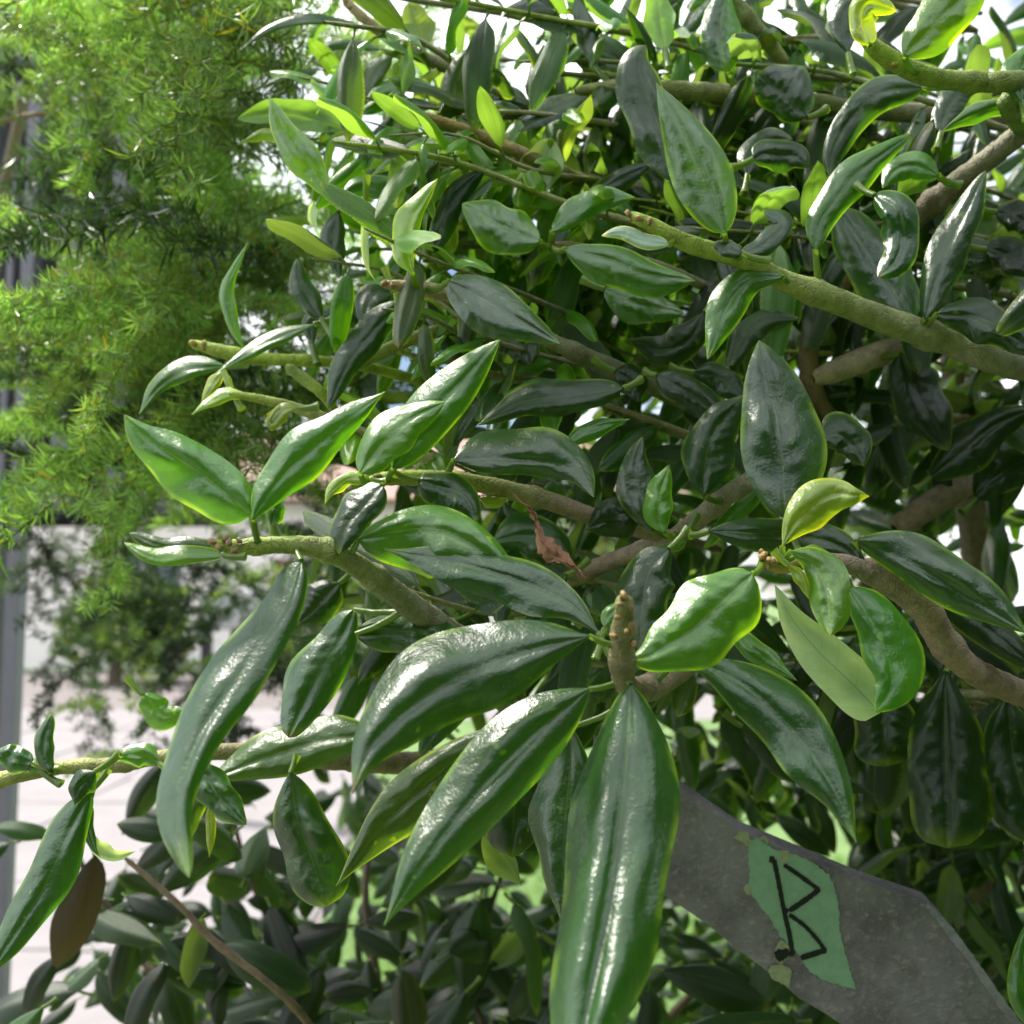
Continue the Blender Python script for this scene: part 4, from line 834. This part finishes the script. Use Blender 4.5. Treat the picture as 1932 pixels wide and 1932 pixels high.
DULLV = leaf_material('dull_leaf_mass', rough=.5, trans=.22, spots=.1, margin=.2, bumpk=.5, spec=.35, src='attr')
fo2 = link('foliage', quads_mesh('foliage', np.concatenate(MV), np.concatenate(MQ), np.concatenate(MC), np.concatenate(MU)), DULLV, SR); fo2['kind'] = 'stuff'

# ------------------------------------------------------------------ weathered board with green tape
PN = (UP * -.10 - FW * 1.0 + RT * -.06).normalized(); P0 = at(1500, 1740, .50)
def onp(x, y, off=0.0):                # the view's ray through (x, y) met with the board's face, lifted by off towards the viewer
    r = at(x, y, 1.0) - CAM; t = (P0 + PN * off - CAM).dot(PN) / r.dot(PN); return CAM + r * t
BR_ = empty('wooden_board', Vector((onp(1700, 1850).x, onp(1700, 1850).y, 0))); prop(BR_, 'weathered grey board slanting down under the leaves with a torn green tape label', 'board')
BL = BR_.location.copy()
top = [(1120, 1398), (1200, 1442), (1285, 1487), (1345, 1530), (1400, 1566), (1500, 1610), (1580, 1642), (1640, 1664), (1710, 1690), (1756, 1706), (1795, 1750), (1830, 1796), (1862, 1840), (1900, 1895), (1930, 1935), (1975, 2000), (2010, 2060)]
bot = [(1800, 2080), (1690, 2010), (1600, 1942), (1560, 1915), (1510, 1884), (1460, 1846), (1395, 1795), (1330, 1742), (1262, 1694), (1180, 1648), (1110, 1610)]
bm = bmesh.new(); br = random.Random(2)
fv = [bm.verts.new(onp(x + br.uniform(-2, 2), y + br.uniform(-2.5, 2.5)) - BL) for x, y in top + bot]
f = bm.faces.new(fv); ex = bmesh.ops.extrude_face_region(bm, geom=[f]); nv_ = [e for e in ex['geom'] if isinstance(e, bmesh.types.BMVert)]
bmesh.ops.translate(bm, verts=nv_, vec=-PN * .013); bmesh.ops.recalc_face_normals(bm, faces=bm.faces)
bmesh.ops.bevel(bm, geom=[e for e in bm.edges if e.calc_face_angle(0) > .9], offset=.0012, segments=2, affect='EDGES', profile=.5)
bm_obj('plank', bm, BOARD, BR_)
bm = bmesh.new(); pp = onp(1900, 2030) - PN * .035 - BL; box(bm, pp.x, pp.y, (pp.z) / 2 - .03, .035, .03, pp.z + .06, .003); bm_obj('stake', bm, BOARD, BR_)
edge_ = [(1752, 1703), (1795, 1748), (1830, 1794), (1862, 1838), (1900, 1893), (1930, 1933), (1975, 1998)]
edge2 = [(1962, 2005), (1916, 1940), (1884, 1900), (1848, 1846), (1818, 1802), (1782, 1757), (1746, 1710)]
def c9(p): return (1287 + p[0] * .334, 1287 + p[1] * .334)
def ragged(pts, seed, amp=1.5, sub=5):
    r = random.Random(seed); out_ = []
    for i, p in enumerate(pts):
        q = pts[(i + 1) % len(pts)]; n = max(1, int(math.dist(p, q) / sub))
        for k in range(n): t = k / n; out_.append((p[0] + (q[0] - p[0]) * t + r.uniform(-amp, amp), p[1] + (q[1] - p[1]) * t + r.uniform(-amp, amp)))
    return out_
def patch(name, pts, lift, th, m, parent, seed, amp=1.5, sub=5):
    pts = ragged(pts, seed, amp, sub); bm = bmesh.new(); vs1 = [bm.verts.new(onp(x, y, lift) - BL) for x, y in pts]
    f = bm.faces.new(vs1); ex = bmesh.ops.extrude_face_region(bm, geom=[f]); bmesh.ops.translate(bm, verts=[e for e in ex['geom'] if isinstance(e, bmesh.types.BMVert)], vec=-PN * th)
    bmesh.ops.recalc_face_normals(bm, faces=bm.faces); return bm_obj(name, bm, m, parent)
EDGEM = attr_material('lit_edge', .6, .0006, 500, vary=.6, vscale=120, src='c', color=(.23, .23, .27))
patch('lit_edge', edge_ + edge2, .0006, .0006, EDGEM, BR_, 71, 1.6, 6)  # paler strip on the face, painting in the board's lit end edge
tape = patch('tape_label', [c9(p) for p in [(372, 900), (420, 885), (470, 905), (505, 940), (560, 965), (640, 975), (740, 1020), (830, 1090), (862, 1170), (886, 1270), (892, 1400), (915, 1500), (938, 1580), (978, 1735), (900, 1715), (840, 1700), (770, 1665), (720, 1640), (690, 1585), (640, 1520), (560, 1440), (490, 1330), (420, 1240), (375, 1180), (382, 1090), (370, 1000)]], .0006, .0004, TAPE, BR_, 1, 2.0, 4)
for k, q in enumerate([[(288, 880), (325, 845), (375, 848), (378, 880), (400, 900), (372, 930), (345, 905), (318, 895)], [(540, 950), (600, 952), (612, 980), (580, 1030), (548, 1010), (560, 985)], [(530, 1500), (560, 1455), (612, 1490), (600, 1560), (560, 1600), (515, 1560)], [(500, 1600), (570, 1600), (618, 1620), (605, 1725), (560, 1700), (510, 1680), (490, 1640)], [(440, 885), (462, 868), (490, 890), (478, 910)], [(345, 1160), (372, 1140), (395, 1200), (360, 1200)]]):
    patch('tape_scrap', [c9(p) for p in q], .00085, .0004, SCRAP, BR_ if k in (0, 2, 3) else tape, 10 + k, 1.2, 4)
def stroke(pts, w_, seed):
    pts = [c9(p) for p in pts]; C = catmull(pts, max(2, int(sum(math.dist(a, b) for a, b in zip(pts, pts[1:])) / 3))) if len(pts) > 2 else np.linspace(pts[0], pts[1], 20)
    T = np.gradient(C, axis=0); T /= np.linalg.norm(T, axis=1)[:, None]; Nn = np.stack([-T[:, 1], T[:, 0]], 1); r = random.Random(seed); V = []; Q = []
    ww = [w_ * r.uniform(.85, 1.15) for _ in C]; ww[0] *= .6; ww[-1] *= .6
    for i in range(len(C)):
        for sgn in (1, -1): x, y = C[i] + Nn[i] * ww[i] * sgn; V.append(onp(x, y, .00085 + seed * 1e-5) - BL)
    for i in range(len(C) - 1): Q.append((2 * i, 2 * i + 1, 2 * i + 3, 2 * i + 2))
    return V, Q
SV, SQ = [], []
for k, (s_, w_) in enumerate([([(492, 1000), (520, 1004)], 6.2), ([(518, 1000), (545, 1130), (575, 1290), (605, 1420), (625, 1545)], 4.6), ([(575, 1032), (660, 1090), (775, 1175)], 4.2), ([(778, 1168), (700, 1228), (605, 1292)], 5.2), ([(578, 1285), (600, 1300)], 5.5), ([(605, 1312), (690, 1375), (760, 1450), (812, 1520)], 4.0), ([(815, 1512), (745, 1535), (670, 1558)], 5.6)]):
    v, q = stroke(s_, w_, k); SQ += [tuple(a + len(SV) for a in t) for t in q]; SV += v
link('letter_mark', np_mesh('letter_mark', SV, SQ), INK, tape)
patch('ink_blot', [c9(p) for p in [(522, 1525), (560, 1510), (600, 1505), (610, 1540), (580, 1570), (545, 1582), (525, 1555)]], .0012, .0002, INK, BR_, 44, 2.2, 3)

# ------------------------------------------------------------------ dead leaf dangling in the middle, and small loose ones
def curled(name, mid, d, w0, seed, c, label, cat, group=None, thread=None):
    V, UV, Q = leaf_arrays(mid, d, w0, w0 * .7, k=.2, pk=.45, tipp=.8, ruf=.55, seed=seed, droop=.9, bulge=.3, nv=22, ns=4)
    V = np.array([tuple(v) for v in V]); rr = np.random.RandomState(seed); V += rr.normal(0, .0005, V.shape); org = V[4].copy()
    if thread:
        tv_, tq, _, _ = tube_arrays([(*p, d) + (1.8,) for p in thread], 5, 6, .1, seed); n0 = len(V); V = np.vstack([V, np.array([tuple(v) for v in tv_])]); Q = Q + [tuple(a + n0 for a in q) for q in tq]
    o = link(name, quads_mesh(name, V - org, Q), DEAD); o.location = org; o.color = (*c, 1); prop(o, label, cat, group); return o
curled('dead_leaf', [(998, 955), (1012, 985), (1020, 1020), (1038, 1045), (1070, 1060), (1104, 1090)], .405, 15, 3, (.36, .19, .11), 'curled brown dead leaf dangling from a branch in the middle of the shrub', 'dead leaf', thread=[(968, 930), (980, 945), (1000, 957)])
